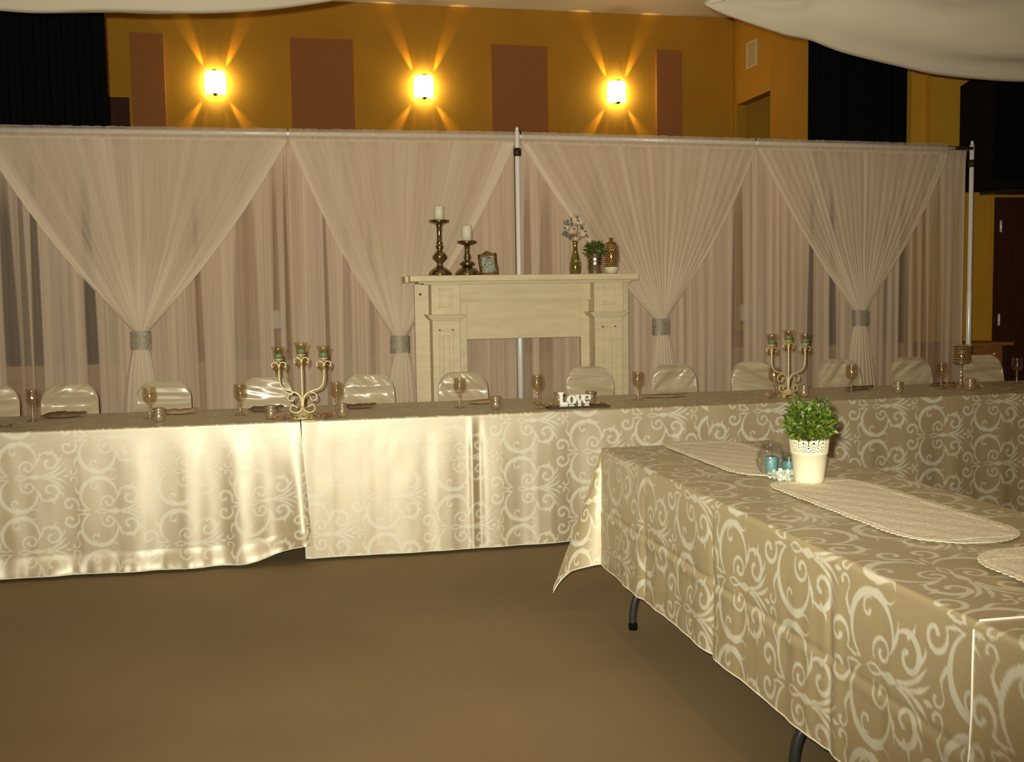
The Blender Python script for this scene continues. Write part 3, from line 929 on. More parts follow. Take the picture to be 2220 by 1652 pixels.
fv = thing('bottle_vase', 'slim olive glass bottle vase holding flowers on the mantel', 'vase', (2.053, 7.40, SHZ))
lathe('bottle', [(0.0, 0.0), (0.033, 0.0), (0.038, 0.012), (0.042, 0.05), (0.040, 0.085), (0.028, 0.125), (0.018, 0.165), (0.015, 0.200), (0.017, 0.222), (0.020, 0.236), (0.017, 0.240), (0.012, 0.225), (0.012, 0.15), (0.0, 0.10)], M_greenvase, fv, 24)
bq = thing('flower_bouquet', 'cream and pink artificial flowers with dusty leaves standing in the bottle vase', 'flowers', (2.053, 7.40, SHZ + 0.16))
for i, (x, y, z) in enumerate(((0.02, -0.02, 0.20), (-0.055, 0.0, 0.11), (0.04, -0.03, 0.10), (-0.03, -0.05, 0.09), (-0.06, 0.02, 0.15))):
    tube('stem', [(0, 0, 0.0), (x * 0.3, y * 0.3, 0.08), (x, y, z)], 0.002, M_stem, bq, 5)
bloom('bloom', (0.025, -0.025, 0.205), 0.048, M_petalc, bq, 1, 4)
bloom('bloom', (-0.035, -0.045, 0.135), 0.044, M_petalp, bq, 2, 4)
bloom('bloom', (0.045, -0.035, 0.115), 0.040, M_petalp, bq, 3, 4)
bloom('bloom', (-0.060, 0.0, 0.170), 0.030, M_petalc, bq, 4, 3)
bloom('bloom', (0.0, -0.02, 0.09), 0.034, M_petalp, bq, 5, 3)
leaf_cloud('leaves', 30, ball(0, -0.01, 0.165, 0.075, 0.05, 0.078, 0.7), 0.045, M_petalg, bq, 5, 0.6)

bkt = thing('metal_bucket', 'small galvanised metal bucket with a leafy plant on the mantel', 'bucket', (2.201, 7.40, SHZ))
lathe('bucket', [(0.0, 0.0), (0.044, 0.0), (0.046, 0.006), (0.0525, 0.065), (0.054, 0.067), (0.0525, 0.071), (0.0545, 0.094), (0.056, 0.096), (0.0545, 0.100), (0.061, 0.135), (0.064, 0.137), (0.061, 0.139), (0.056, 0.128), (0.0, 0.120)], M_bucket, bkt, 30)
lathe('soil', [(0.0, 0.121), (0.057, 0.121), (0.055, 0.127), (0.0, 0.129)], M_darktray, bkt, 20)
pl = thing('small_plant', 'green artificial plant growing out of the metal bucket', 'plant', (2.201, 7.40, SHZ + 0.128))
for k in range(7):
    a = k * 0.9
    tube('stem', [(0, 0, 0), (0.02 * math.cos(a), 0.02 * math.sin(a), 0.04), (0.06 * math.cos(a), 0.06 * math.sin(a), 0.09)], 0.0018, M_stem, pl, 5)
leaf_cloud('foliage', 420, ball(0, 0, 0.045, 0.088, 0.07, 0.068, 0.45, 0.25, 2), 0.024, M_leaf, pl, 6, 0.55)

hv = thing('hobnail_vase', 'amber egg-shaped hobnail glass vase on the mantel', 'vase', (2.348, 7.475, SHZ))
lathe('body', [(0.0, 0.0), (0.036, 0.0), (0.040, 0.006), (0.052, 0.05), (0.062, 0.10), (0.065, 0.145), (0.060, 0.190), (0.046, 0.222), (0.028, 0.236), (0.020, 0.240)], M_hob, hv, 30)
lathe('stopper', [(0.020, 0.240), (0.013, 0.244), (0.012, 0.252), (0.016, 0.258), (0.014, 0.266), (0.0, 0.268)], M_hob, hv, 16)
parts = []
for k in range(13):
    z = 0.035 + k * 0.0145
    r = float(np.interp(z, [0, .006, .05, .10, .145, .19, .222], [.036, .040, .052, .062, .065, .060, .046]))
    n = 22
    for j in range(n):
        a = 2 * PI * (j + 0.5 * (k % 2)) / n
        c = (r * math.cos(a), r * math.sin(a), z); s = 0.0052
        v = [(c[0] + s * q[0], c[1] + s * q[1], c[2] + s * q[2]) for q in ((1, 0, 0), (0, 1, 0), (-1, 0, 0), (0, -1, 0), (0, 0, 1), (0, 0, -1))]
        parts.append((v, [(0, 1, 4), (1, 2, 4), (2, 3, 4), (3, 0, 4), (1, 0, 5), (2, 1, 5), (3, 2, 5), (0, 3, 5)]))
V, F = merge(parts)
tag(mk('hobnails', V, F, mat('hobnail_tip', (0.95, 0.88, 0.72), 0.30, metal=0.8), hv), kind='stuff')
lathe('candle_glow_band', [(0.041, 0.006), (0.0535, 0.05), (0.052, 0.052), (0.0405, 0.006)], M_candle, hv, 30)  # pale ring outside the body, paints in the candle glow behind the glass

# ================================================================== HEAD TABLE
TZ = 0.748; Y0 = 5.60; Y1 = 6.38
def folding_table(label, x0, x1, y0, y1, group, along='x', z=0.735):
    cx, cy = (x0 + x1) / 2, (y0 + y1) / 2
    t = thing('folding_table', label, 'table', (cx, cy, 0), 0, group)
    hx, hy = (x1 - x0) / 2, (y1 - y0) / 2
    box('tabletop', -hx, hx, -hy, hy, z - 0.04, z, M_tabletop, t, 0.012)
    for s in (-1, 1):
        for q in (-1, 1):
            if along == 'x':
                e = s * (hx - 0.22); w = q * (hy - 0.10)
                P = [(e, w * 0.45, z - 0.06), (e, w * 0.78, z - 0.10), (e, w, z - 0.28), (e, w, 0.2), (e, w, 0.0)]
            else:
                e = s * (hy - 0.075); w = q * (hx - 0.09)
                e = s * (hy - (0.075 if s > 0 else 0.155)); w = q * (hx - 0.078)
                P = [(w * 0.45, e, z - 0.05), (w * 0.55, e, 0.40), (w * 0.72, e, 0.24), (w * 0.94, e, 0.14), (w, e, 0.07), (w, e, 0.012)]
            lg = tube('leg', smooth_path(P, 6), 0.0155, M_tubegrey, t, 12)
            p = P[-1]
            lathe('foot_cap', [(0.0, 0.0), (0.018, 0.0), (0.019, 0.02), (0.016, 0.03)], M_black, lg, 12, loc=(p[0], p[1], 0.0))
    return t
XS = [-2.235, 0.074, 2.325, 4.60, 6.30]
tl = ['folding table under the cloth nearest the black stage curtain', 'folding table under the cloth in front of the mantelpiece', 'folding table under the cloth behind the green potted plant', 'folding table at the far end of the head table by the brown door']
for i in range(4):
    folding_table(tl[i], XS[i] + 0.02, XS[i + 1] - 0.02, Y0 + 0.015, Y1 - 0.015, 'folding tables of the head table')

def head_cloth(i, x0, x1, label):
    """front drop, top, short back drop in one sheet"""
    rng_seed = 100 + 7 * i
    du = 0.0052 if i < 3 else 0.02
    nx = int((x1 - x0) / du); X = np.linspace(x0, x1, nx)
    nf, nt_, nb = (140, 92, 20) if i < 3 else (40, 30, 8)
    drop = TZ - 0.012
    v = np.r_[np.linspace(-drop, -0.004, nf), np.linspace(0.0, Y1 - Y0, nt_), np.linspace(Y1 - Y0 + 0.03, Y1 - Y0 + 0.45, nb)]
    XX, VV = np.meshgrid(X, v, indexing='ij')
    depth = np.clip(-VV, 0, None); bdep = np.clip(VV - (Y1 - Y0), 0, None)
    rel = depth / drop
    s = XX - x0
    # vertical drapes of the front drop, growing towards the hem
    f = 0.020 * (noise1(X, rng_seed, 3.2, 2)[:, None] - 0.5) * 2 + 0.010 * (noise1(X, rng_seed + 1, 9.0, 2)[:, None] - 0.5) * 2
    wrinkle = 0.007 * (noise2(XX, VV, rng_seed + 2, 5, 2.6, 3) - 0.5)
    Y = np.where(VV < 0, Y0 - 0.010 * np.sin(np.clip(depth / 0.010, 0, PI / 2)) - rel * 0.010 + (f * rel ** 0.8 + wrinkle) * np.clip(rel * 5, 0, 1), np.where(bdep > 0, Y1 + 0.006, Y0 + VV))
    rr = 0.012
    Z = np.where(VV < 0, TZ - np.where(depth < 0.0157, 0.010 * (1 - np.cos(depth / 0.010)), depth - 0.0057), np.where(bdep > 0, TZ - bdep, TZ + 0.0015 * (noise2(XX, VV, rng_seed + 5, 4, 4) - 0.5)))
    # pressed fold creases
    for c in (0.9, 1.57):
        if i == 1 and c < 1.0:
            Y += -0.010 * np.exp(-((s - c) / 0.018) ** 2) * np.clip(rel * 4, 0, 1) * (VV < 0)
            Y += 0.008 * np.exp(-((s - c - 0.04) / 0.02) ** 2) * np.clip(rel * 4, 0, 1) * (VV < 0)
    e = x1 - XX
    if i == 0:
        # far corner of this cloth is drawn up over the seam
        k = sstep(0.36, 0.0, e)
        Z += np.where(VV < 0, 0.085 * k * rel ** 2, 0)
        tilt = np.where(VV < 0, 0.045 * rel * sstep(0.6, 0.0, e), 0)
        XX = XX - 0.02 + tilt
        Y += np.where(VV < 0, -0.03 * np.exp(-((e - 0.03) / 0.05) ** 2) * rel - 0.018 * np.sin(e * 24) * sstep(1.1, 0.1, e) * rel, 0)
        # slack cloth gathering on the floor
        Y += np.where(VV < 0, -0.035 * sstep(0.86, 1.0, rel) * (0.3 + noise1(X, 77, 7)[:, None]), 0)
    if i == 1:
        k = sstep(0.12, 0.0, s)
        Y += np.where(VV < 0, 0.012 * k, 0); Z -= 0.0015 * (s < 0.06)
    if i == 2:
        Y += np.where(VV < 0, -0.005 * sstep(0.3, 0.0, s), 0); Z += 0.0012 * sstep(0.3, 0.0, s) * (VV >= 0)
    if i == 3:
        Y += np.where(VV < 0, -0.005 * sstep(0.3, 0.0, s), 0); Z += 0.0012 * sstep(0.3, 0.0, s) * (VV >= 0)
    Z = np.maximum(Z, 0.004)
    wv = weave(XX - x0 + 0.12 * i, np.where(VV < 0, VV, VV) + 0.05)
    o = grid_mesh('tablecloth', XX, Y, Z, M_damask, None, {'weave': wv})
    tag(o, label, 'tablecloth', 'champagne damask cloths on the head table')
    V, F = tube_geo(np.stack([XX[::8, 0], Y[::8, 0] - 0.001, Z[::8, 0] + 0.001], 1), 0.0022, 5)
    mk('hem', V, F, M_hem, o)
hl = ['champagne damask cloth on the head table, corner lifted off the floor beside the candelabra',
      'champagne damask cloth on the head table below the white Love sign',
      'champagne damask cloth on the head table behind the green potted plant',
      'champagne damask cloth at the end of the head table near the brown door']
for i in range(4):
    head_cloth(i, XS[i] - (0.012 if i == 1 else 0.006 if i else 0), XS[i + 1], hl[i])

# ================================================================== CHAIRS
def chair(x, seed, label, zt=0.892, w=0.160, rot=0.0):
    t = thing('covered_chair', label, 'chair', (x, 6.60, 0), rot, 'satin covered chairs at the head table')
    rng = np.random.RandomState(seed)
    nu, nv = 44, 44
    u = np.linspace(-1, 1, nu); vv = np.sin(np.linspace(0, PI / 2, nv)) 
    parts_z0 = 0.43
    H = zt - parts_z0
    # front and back faces meet at the edge
    Xs = []; Ys = []; Zs = []
    ring = np.linspace(0, 2 * PI, 2 * nu, endpoint=True)
    for v in vv:
        k = max(0.0, (v - 0.76) / 0.24)
        hw = (w - 0.095 + 0.095 * math.sqrt(max(0.0, 1 - min(k, 1) ** 2))) * (1 if k < 0.9999 else 0.05) + 0.012 * (1 - v)
        th = 0.020 * (1 - k ** 4) ** 0.5 + 0.0005
        c, s = np.cos(ring), np.sin(ring)
        xx = hw * np.sign(c) * np.abs(c) ** 0.75
        yy = th * np.sign(s) * np.abs(s) ** 0.55
        Xs.append(xx); Ys.append(yy); Zs.append(np.full_like(xx, v))
    X = np.array(Xs).T; Yb = np.array(Ys).T; Vn = np.array(Zs).T
    Z = parts_z0 + H * Vn
    front = np.clip(-np.sin(ring), 0, 1)[:, None] ** 0.4
    n1 = noise2(X, Z, seed, 2.2, 22, 2) - 0.5
    ang = rng.uniform(-0.9, 0.9)
    wk = 1.0 if x < 1.5 else 1.9
    n2 = noise2(X * math.cos(ang) - Z * math.sin(ang), X * math.sin(ang) + Z * math.cos(ang), seed + 5, 3.5, 30, 2) - 0.5
    sag = -0.030 * np.exp(-((Vn - 0.72) / 0.085) ** 2)        # shadowed dip under the top rail
    Y = Yb + front * (wk * (0.030 * n1 + 0.026 * n2) - sag * 1.0) + 0.17 + 0.10 * Vn
    grid_mesh('back_cover', X, Y, Z, M_satin, t)
    V, F = tube_geo(np.stack([np.r_[[-X[nu - 1, j] * 0 + X[nu - 1, j] for j in range(nv)], [X[0, j] for j in reversed(range(nv))]],
                              np.r_[[Y[nu - 1, j] for j in range(nv)], [Y[0, j] for j in reversed(range(nv))]],
                              np.r_[Z[0, :], Z[0, ::-1]]], 1), 0.0028, 5)
    mk('piping', V, F, M_satin, t)
    # seat and skirt
    box('seat_cover', -0.19, 0.19, -0.19, 0.19, 0.40, 0.45, M_satin, t, 0.02)
    n = 160; a = np.linspace(0, 2 * PI, n); hs = np.linspace(0, 1, 12)
    A, Hs = np.meshgrid(a, hs, indexing='ij')
    sq = 1 / np.maximum(np.abs(np.cos(A)), np.abs(np.sin(A)))
    R = 0.19 * np.minimum(sq, 1.3) + Hs * (0.012 + 0.014 * np.sin(A * 11 + seed)) 
    grid_mesh('skirt', R * np.cos(A), R * np.sin(A), 0.44 - Hs * 0.435, M_satin, t)
    return t
CH = [(-1.745, 'ivory satin covered chair whose edge shows past the brown leaf at the table end'),
      (-1.292, 'ivory satin covered chair beside the goblet nearest the table end by the black stage curtain'),
      (-0.76, 'ivory satin covered chair directly in front of the first rhinestone tie'),
      (-0.132, 'ivory satin covered chair behind the candelabra in front of the first two swags'),
      (0.514, 'wrinkled ivory satin covered chair in front of the second swag tail'),
      (1.112, 'shiny ivory satin covered chair in front of the mantel pilaster below the candlesticks'),
      (1.983, 'ivory satin covered chair behind the white Love sign'),
      (2.587, 'ivory satin covered chair below the rhinestone tie of the third swag'),
      (3.158, 'ivory satin covered chair partly behind the candelabra near the green plant'),
      (3.82, 'ivory satin covered chair below the rhinestone tie of the last swag'),
      (4.389, 'ivory satin covered chair beside the tall jewelled candle holder'),
      (4.954, 'ivory satin covered chair in front of the wooden cabinet')]
for i, (x, lab) in enumerate(CH):
    chair(x * 1.006, 300 + 13 * i, lab, 0.888 + (0.010 if i > 5 else 0), rot=0.03 * math.sin(i * 2.1))

# ================================================================== THINGS ON THE HEAD TABLE
TT = TZ + 0.002
def goblet():
    t = thing('goblet', '', 'goblet')
    facet = lambda r, z, a: r * (1 + 0.035 * math.cos(9 * a + z * 190) * math.cos(z * 140)) if 0.085 < z < 0.155 else r
    lathe('bowl', [(0.006, 0.080), (0.018, 0.084), (0.029, 0.095), (0.0345, 0.112), (0.0345, 0.135), (0.0325, 0.160), (0.0335, 0.170), (0.0322, 0.1712)], M_amber, t, 36, mod=facet)
    lathe('glass_stem', [(0.012, 0.008), (0.0065, 0.016), (0.0055, 0.026), (0.0095, 0.034), (0.0055, 0.042), (0.0052, 0.054), (0.010, 0.062), (0.0105, 0.068), (0.006, 0.076), (0.007, 0.082)], M_amber, t, 14)
    lathe('glass_foot', [(0.0, 0.0), (0.033, 0.0), (0.034, 0.003), (0.026, 0.006), (0.012, 0.009), (0.0, 0.010)], M_amber, t, 28)
    return t
GB = [(-1.351, 6.085, 'amber pressed glass goblet beside the first full chair by the table end'),
      (-0.738, 5.981, 'amber pressed glass goblet in front of the chair under the first tie'),
      (-0.262, 5.976, 'amber pressed glass goblet beside the candelabra, brown napkin behind'),
      (0.261, 5.934, 'amber pressed glass goblet between the first candelabra and the wrinkled chair'),
      (0.96, 5.962, 'amber pressed glass goblet in front of the shiny chair below the candlesticks'),
      (1.428, 6.009, 'amber pressed glass goblet between the mantel opening and the Love sign'),
      (2.048, 6.009, 'amber pressed glass goblet standing alone beyond the Love sign chair'),
      (2.93, 6.012, 'amber pressed glass goblet behind the candelabra near the green plant'),
      (3.467, 6.038, 'amber pressed glass goblet in front of the chair below the last tie'),
      (4.078, 6.005, 'amber pressed glass goblet beside the tall jewelled candle holder'),
      (4.742, 6.153, 'amber goblet at the end of the table against the brown door')]
g0 = goblet()
for i, (x, y, lab) in enumerate(GB):
    o = g0 if i == 0 else copy_tree(g0)
    o.location = (x, y, TT); o.rotation_euler = (0, 0, i * 0.7)
    tag(o, lab, 'goblet', 'goblets on the head table')

def votive():
    t = thing('votive_holder', '', 'candle holder')
    lathe('votive_cup', [(0.0, 0.0), (0.016, 0.0), (0.024, 0.006), (0.033, 0.022), (0.034, 0.034), (0.030, 0.046), (0.026, 0.052), (0.029, 0.062), (0.033, 0.072), (0.031, 0.072), (0.0235, 0.052), (0.0, 0.045)], M_votive, t, 28, mod=lambda r, z, a: r * (1 + 0.012 * math.cos(7 * a)))
    lathe('candle', [(0.0, 0.046), (0.021, 0.046), (0.020, 0.056), (0.0, 0.057)], M_candle, t, 16)
    return t
VB = [(-0.67, 5.799, 'pearl votive holder in front of the goblet under the first tie'),
      (-0.095, 5.729, 'pearl votive holder beside the candelabra, in front of a brown napkin'),
      (0.278, 5.686, 'pearl votive holder on the far side of the first candelabra from the goblet pair'),
      (1.136, 5.79, 'pearl votive holder standing alone before the mantel opening'),
      (1.53, 5.90, 'pearl votive holder behind the letter L of the Love sign'),
      (1.72, 5.90, 'pearl votive holder behind the letter e of the Love sign'),
      (3.028, 5.814, 'small votive holder beside the candelabra above the green plant'),
      (3.659, 5.825, 'small votive holder between the two end chairs, alone on bare cloth'),
      (4.181, 5.856, 'small votive holder at the foot of the jewelled candle holder')]
v0 = votive()
for i, (x, y, lab) in enumerate(VB):
    o = v0 if i == 0 else copy_tree(v0)
    o.location = (x, y, TT); o.rotation_euler = (0, 0, i * 0.5)
    tag(o, lab, 'candle holder', 'votive holders on the head table')

def napkin(x, y, w, d, h, seed, label, rot=0.0, m=M_napkin):
    n = 34; k = 16
    u = np.linspace(-1, 1, n); v = np.linspace(0, 2 * PI, k)
    U, VV = np.meshgrid(u, v, indexing='ij')
    edge = np.sqrt(np.clip(1 - np.abs(U) ** 6, 0, 1))
    edge = np.clip(1 - np.abs(U) ** 2.2, 0, 1) ** 0.8
    half = d / 2 * (0.6 + 0.5 * noise1(u, seed, 3)[:, None]) * (0.10 + 0.90 * edge)
    X = U * w / 2
    Y = half * np.cos(VV)
    top = h * (0.55 + 0.75 * noise1(u, seed + 1, 2.5)[:, None]) * (0.12 + 0.88 * edge)
    Z = np.where(np.sin(VV) > 0, top * np.sin(VV) ** 0.6, 0.0) + 0.002 + 0.020 * np.clip(U, 0, 1) ** 3 + 0.006 * np.clip(-U, 0, 1) ** 3
    o = grid_mesh('folded_napkin', X, Y, Z, m)
    o.location = (x, y, TT); o.rotation_euler = (0, 0, rot)
    tag(o, label, 'napkin', 'folded napkins on the head table')
napkin(-1.224, 6.23, 0.235, 0.13, 0.030, 1, 'dark brown folded napkin before the first full chair', 0.10)
napkin(-0.60, 6.20, 0.20, 0.12, 0.030, 2, 'folded napkin half hidden behind the votive under the first tie', 0.05, mat('tan_napkin', (0.30, 0.19, 0.10), 0.6))
napkin(-0.125, 6.16, 0.20, 0.12, 0.034, 3, 'dark brown folded napkin behind the candelabra votive', -0.05)
napkin(0.40, 6.14, 0.20, 0.12, 0.030, 4, 'dark brown folded napkin before the wrinkled chair', 0.0)
napkin(1.13, 6.16, 0.19, 0.12, 0.020, 5, 'pale folded napkin before the shiny chair', 0.0, MATS['tan_napkin'])
napkin(2.27, 6.14, 0.30, 0.12, 0.014, 6, 'flat tan napkin beside the goblet beyond the Love sign', -0.05, MATS['tan_napkin'])
napkin(3.60, 6.17, 0.20, 0.12, 0.022, 7, 'brown folded napkin before the chair below the last tie', 0.0)
napkin(4.22, 6.20, 0.18, 0.12, 0.022, 8, 'brown folded napkin beside the jewelled candle holder', 0.0)

# ---- candelabra
def candelabra():
    t = thing('candelabra', '', 'candelabra')
    S = 1 / 3077.0
    P = lambda L, y=0.0: [((a - 770) * S, y, (1462 - b) * S) for a, b in L]
    mir = lambda L: [(1540 - a, b) for a, b in L]
    lathe('base', [(0.0, 0.0), (0.064, 0.0), (0.066, 0.004), (0.058, 0.010), (0.040, 0.020), (0.018, 0.034), (0.010, 0.042), (0.007, 0.048), (0.0, 0.050)], M_iron, t, 28)
    tube('stem', smooth_path(P([(770, 1330), (770, 1000), (770, 700), (768, 480)]), 4), 0.0046, M_iron, t, 10)
    arm = [(760, 1290), (748, 1150), (700, 1065), (600, 1012), (500, 980), (440, 920), (415, 820), (410, 700), (412, 560)]
    s1 = [(750, 1120), (700, 1055), (630, 1035), (560, 1065), (535, 1120), (565, 1168), (618, 1165), (652, 1095)]
    s2 = [(765, 1240), (750, 1310), (710, 1352), (645, 1368), (580, 1335), (572, 1290), (612, 1243), (690, 1285)]
    for L, nm, r in ((arm, 'arm', 0.0043), (s1, 'scroll', 0.0036), (s2, 'scroll', 0.0036)):
        tube(nm, smooth_path(P(L), 6), r, M_iron, t, 9)
        tube(nm, smooth_path(P(mir(L)), 6), r, M_iron, t, 9)
    # lower scroll feet towards the front and back
    for sy in (-1, 1):
        tube('scroll', smooth_path([(0, sy * 0.004, 0.06), (0, sy * 0.016, 0.04), (0, sy * 0.04, 0.034), (0, sy * 0.055, 0.05), (0, sy * 0.045, 0.07), (0, sy * 0.028, 0.055)], 6), 0.0036, M_iron, t, 9)
    for cx, cz in ((410, 505), (770, 438), (1130, 505)):
        x = (cx - 770) * S; z = (1462 - cz) * S
        h = lathe('cup_holder', [(0.0, -0.012), (0.008, -0.010), (0.010, -0.002), (0.022, 0.003), (0.026, 0.008), (0.0, 0.008)], M_iron, t, 18, loc=(x, 0, z))
        for s in (-1, 1):
            tube('bow', smooth_path([(0, 0, -0.045), (s * 0.008, 0, -0.016), (s * 0.022, 0, -0.010), (s * 0.036, 0, -0.018), (s * 0.035, 0, -0.034), (s * 0.024, 0, -0.036)], 6), 0.0031, M_iron, h, 8)
        for k in range(6):
            a = k * PI / 3 + 0.4
            dx, dy = 0.031 * math.cos(a), 0.031 * math.sin(a)
            d = lathe('crystal_drop', [(0.0, 0.0), (0.0055, 0.010), (0.0065, 0.017), (0.003, 0.026), (0.0, 0.030), (0.0038, 0.035), (0.0, 0.041), (0.0032, 0.046), (0.0, 0.051)], M_crystal, t, 7, loc=(x + dx, dy, z - 0.058))
        g = lathe('glass_cup', [(0.0, 0.008), (0.024, 0.008), (0.026, 0.014), (0.028, 0.036), (0.031, 0.052), (0.039, 0.070), (0.038, 0.0705)], M_ambercup, t, 26, loc=(x, 0, z))
        c = lathe('candle', [(0.0, 0.0125), (0.021, 0.0125), (0.021, 0.034), (0.017, 0.036), (0.0, 0.034)], M_green_wax, t, 18, loc=(x, 0, z))
    return t
c0 = candelabra(); c0.location = (0.072, 5.70, TT); tag(c0, 'three-armed cream iron candelabra with amber cups in front of the first two swags', 'candelabra', 'candelabras on the head table')
c1 = copy_tree(c0); c1.location = (2.954, 5.87, TT); c1.rotation_euler = (0, 0, 0.12); tag(c1, 'three-armed cream iron candelabra with amber cups above the green potted plant', 'candelabra', 'candelabras on the head table')
for ch in c1.children:
    pass

def petal_ring(label, x, y, rx, ry, seed, m=M_petalb, n=70, size=0.03, hz=0.012, inner=0.75):
    t = thing('petal_garland', label, 'petals', (x, y, TT))
    def f(rng):
        a = rng.uniform(0, 2 * PI); r = rng.uniform(inner, 1.05)
        return (rx * r * math.cos(a), ry * r * math.sin(a), 0.004 + hz * rng.rand()), (math.cos(a), math.sin(a), 0.5)
    leaf_cloud('petals', n, f, size, m, t, seed, 0.75, 0.1, 0.75)
    return t
petal_ring('brown petal garland around the foot of the candelabra before the first two swags', 0.085, 5.70, 0.135, 0.06, 11)
petal_ring('brown petals around the foot of the candelabra above the green plant', 2.97, 5.87, 0.15, 0.07, 12)
petal_ring('dark brown petals around the jewelled candle holder', 4.25, 6.03, 0.12, 0.06, 13)
petal_ring('brown leaf lying at the table end by the black stage curtain', -1.47, 5.80, 0.05, 0.03, 14, n=14, size=0.05)

# ---- Love sign
TRX, TRY = 1.575, 5.735
tr = thing('wooden_tray', 'thin dark wooden tray under the white Love sign', 'tray', (TRX + 0.03, TRY, TT))
box('tray_board', -0.185, 0.17, -0.050, 0.060, 0.0, 0.007, M_darktray, tr, 0.002)
box('tray_rim', -0.185, 0.17, -0.052, -0.046, 0.0, 0.011, M_darktray, tr, 0.001)
lv = thing('love_sign', 'white wooden sign with cut-out letters reading Love', 'sign', (TRX, TRY - 0.028, TT + 0.0075))
def letter(polys, name='letter'):
    """polys: outlines in sign units (x, z), extruded in y; first is outer, holes as inner rings bridged by quads"""
    b = bmesh.new()
    for outer, inner in polys:
        if inner is None:
            vs_ = [b.verts.new((x, 0, z)) for x, z in outer]
            b.faces.new(vs_)
        else:
            n = len(outer)
            vo = [b.verts.new((x, 0, z)) for x, z in outer]
            vi = [b.verts.new((x, 0, z)) for x, z in inner]
            closed = True
            for i in range(n if closed else n - 1):
                j = (i + 1) % n
                b.faces.new((vo[i], vo[j], vi[j], vi[i]))
    geo = bmesh.ops.extrude_face_region(b, geom=list(b.faces))
    bmesh.ops.translate(b, verts=[g for g in geo['geom'] if isinstance(g, bmesh.types.BMVert)], vec=(0, 0.018, 0))
    bmesh.ops.triangulate(b, faces=[f for f in b.faces if len(f.verts) > 4])
    bmesh.ops.recalc_face_normals(b, faces=b.faces)
    me = bpy.data.meshes.new(name); b.to_mesh(me); b.free()
    return link_mesh(name, me, M_white, lv)
K = 0.078 / 300.0          # sign units to metres (crop pixels)
def Q(L): return [((x - 1205) * K * 0.98, (455 - z) * K) for x, z in L]
# capital L with slab serifs
letter([(Q([(855, 455), (1035, 455), (1035, 425), (875, 425)])[::-1], None),
        (Q([(860, 420), (1040, 420), (1050, 350), (1020, 345), (1005, 360), (940, 360), (925, 340), (925, 185), (945, 165), (945, 140), (815, 140), (815, 165), (850, 190)])[::-1], None)])
def ring(cx, cz, rx, rz, ix, iz, ox=0, n=36, sl=0.0):
    o = []; i = []
    for k in range(n):
        a = 2 * PI * k / n
        o.append((cx + rx * math.cos(a), cz + rz * math.sin(a)))
        i.append((cx + ox + ix * math.cos(a), cz + iz * math.sin(a)))
    return Q(o), Q(i)
letter([ring(1128, 310, 112, 102, 38, 74)] + [(Q([(1060, 455), (1205, 455), (1180, 425), (1085, 425)])[::-1], None), (Q([(1090, 430), (1165, 430), (1165, 400), (1090, 400)])[::-1], None)])
letter([(Q([(1210, 205), (1300, 205), (1300, 225), (1285, 235), (1316, 366), (1352, 240), (1335, 225), (1335, 205), (1400, 205), (1400, 225), (1385, 235), (1325, 415), (1290, 415), (1228, 235), (1210, 225)])[::-1], None),
        (Q([(1270, 455), (1345, 455), (1345, 430), (1325, 410), (1290, 410), (1270, 430)])[::-1], None)])
# e : open ring plus crossbar
o_, i_ = [], []
n = 40
for k in range(n + 1):
    a = math.radians(8 + (318 - 8) * k / n)
    o_.append((1468 + 100 * math.cos(a), 305 - 105 * math.sin(a)))
    i_.append((1478 + 48 * math.cos(a), 300 - 72 * math.sin(a)))
b = bmesh.new()
vo = [b.verts.new((x, 0, z)) for x, z in Q(o_)]; vi = [b.verts.new((x, 0, z)) for x, z in Q(i_)]
for k in range(n): b.faces.new((vo[k], vo[k + 1], vi[k + 1], vi[k]))
for L in ([(1425, 290), (1565, 290), (1568, 312), (1425, 312)], [(1415, 455), (1540, 455), (1525, 428), (1430, 428)], [(1445, 432), (1510, 432), (1510, 400), (1445, 400)]):
    b.faces.new([b.verts.new((x, 0, z)) for x, z in Q(L)])
geo = bmesh.ops.extrude_face_region(b, geom=list(b.faces))
bmesh.ops.translate(b, verts=[g for g in geo['geom'] if isinstance(g, bmesh.types.BMVert)], vec=(0, 0.018, 0))
bmesh.ops.recalc_face_normals(b, faces=b.faces)
me = bpy.data.meshes.new('letter'); b.to_mesh(me); b.free(); link_mesh('letter', me, M_white, lv)

gl = thing('rose_garland', 'small brown roses and petals lying around the Love sign', 'flowers', (TRX, TRY + 0.01, TT + 0.007))
for i, (x, y) in enumerate(((-0.13, 0.0), (-0.17, 0.02), (-0.10, 0.03), (0.13, 0.01), (0.165, 0.0), (-0.20, 0.01))):
    bloom('bloom', (x, y, 0.012), 0.019, M_petalb, gl, 30 + i, 3)
leaf_cloud('petals', 60, lambda rng: ((rng.uniform(-0.24, 0.2), rng.uniform(-0.02, 0.07), 0.003), (rng.normal(), rng.normal(), 0.3)), 0.026, M_petalb, gl, 33, 0.7, 0.1, 0.8)

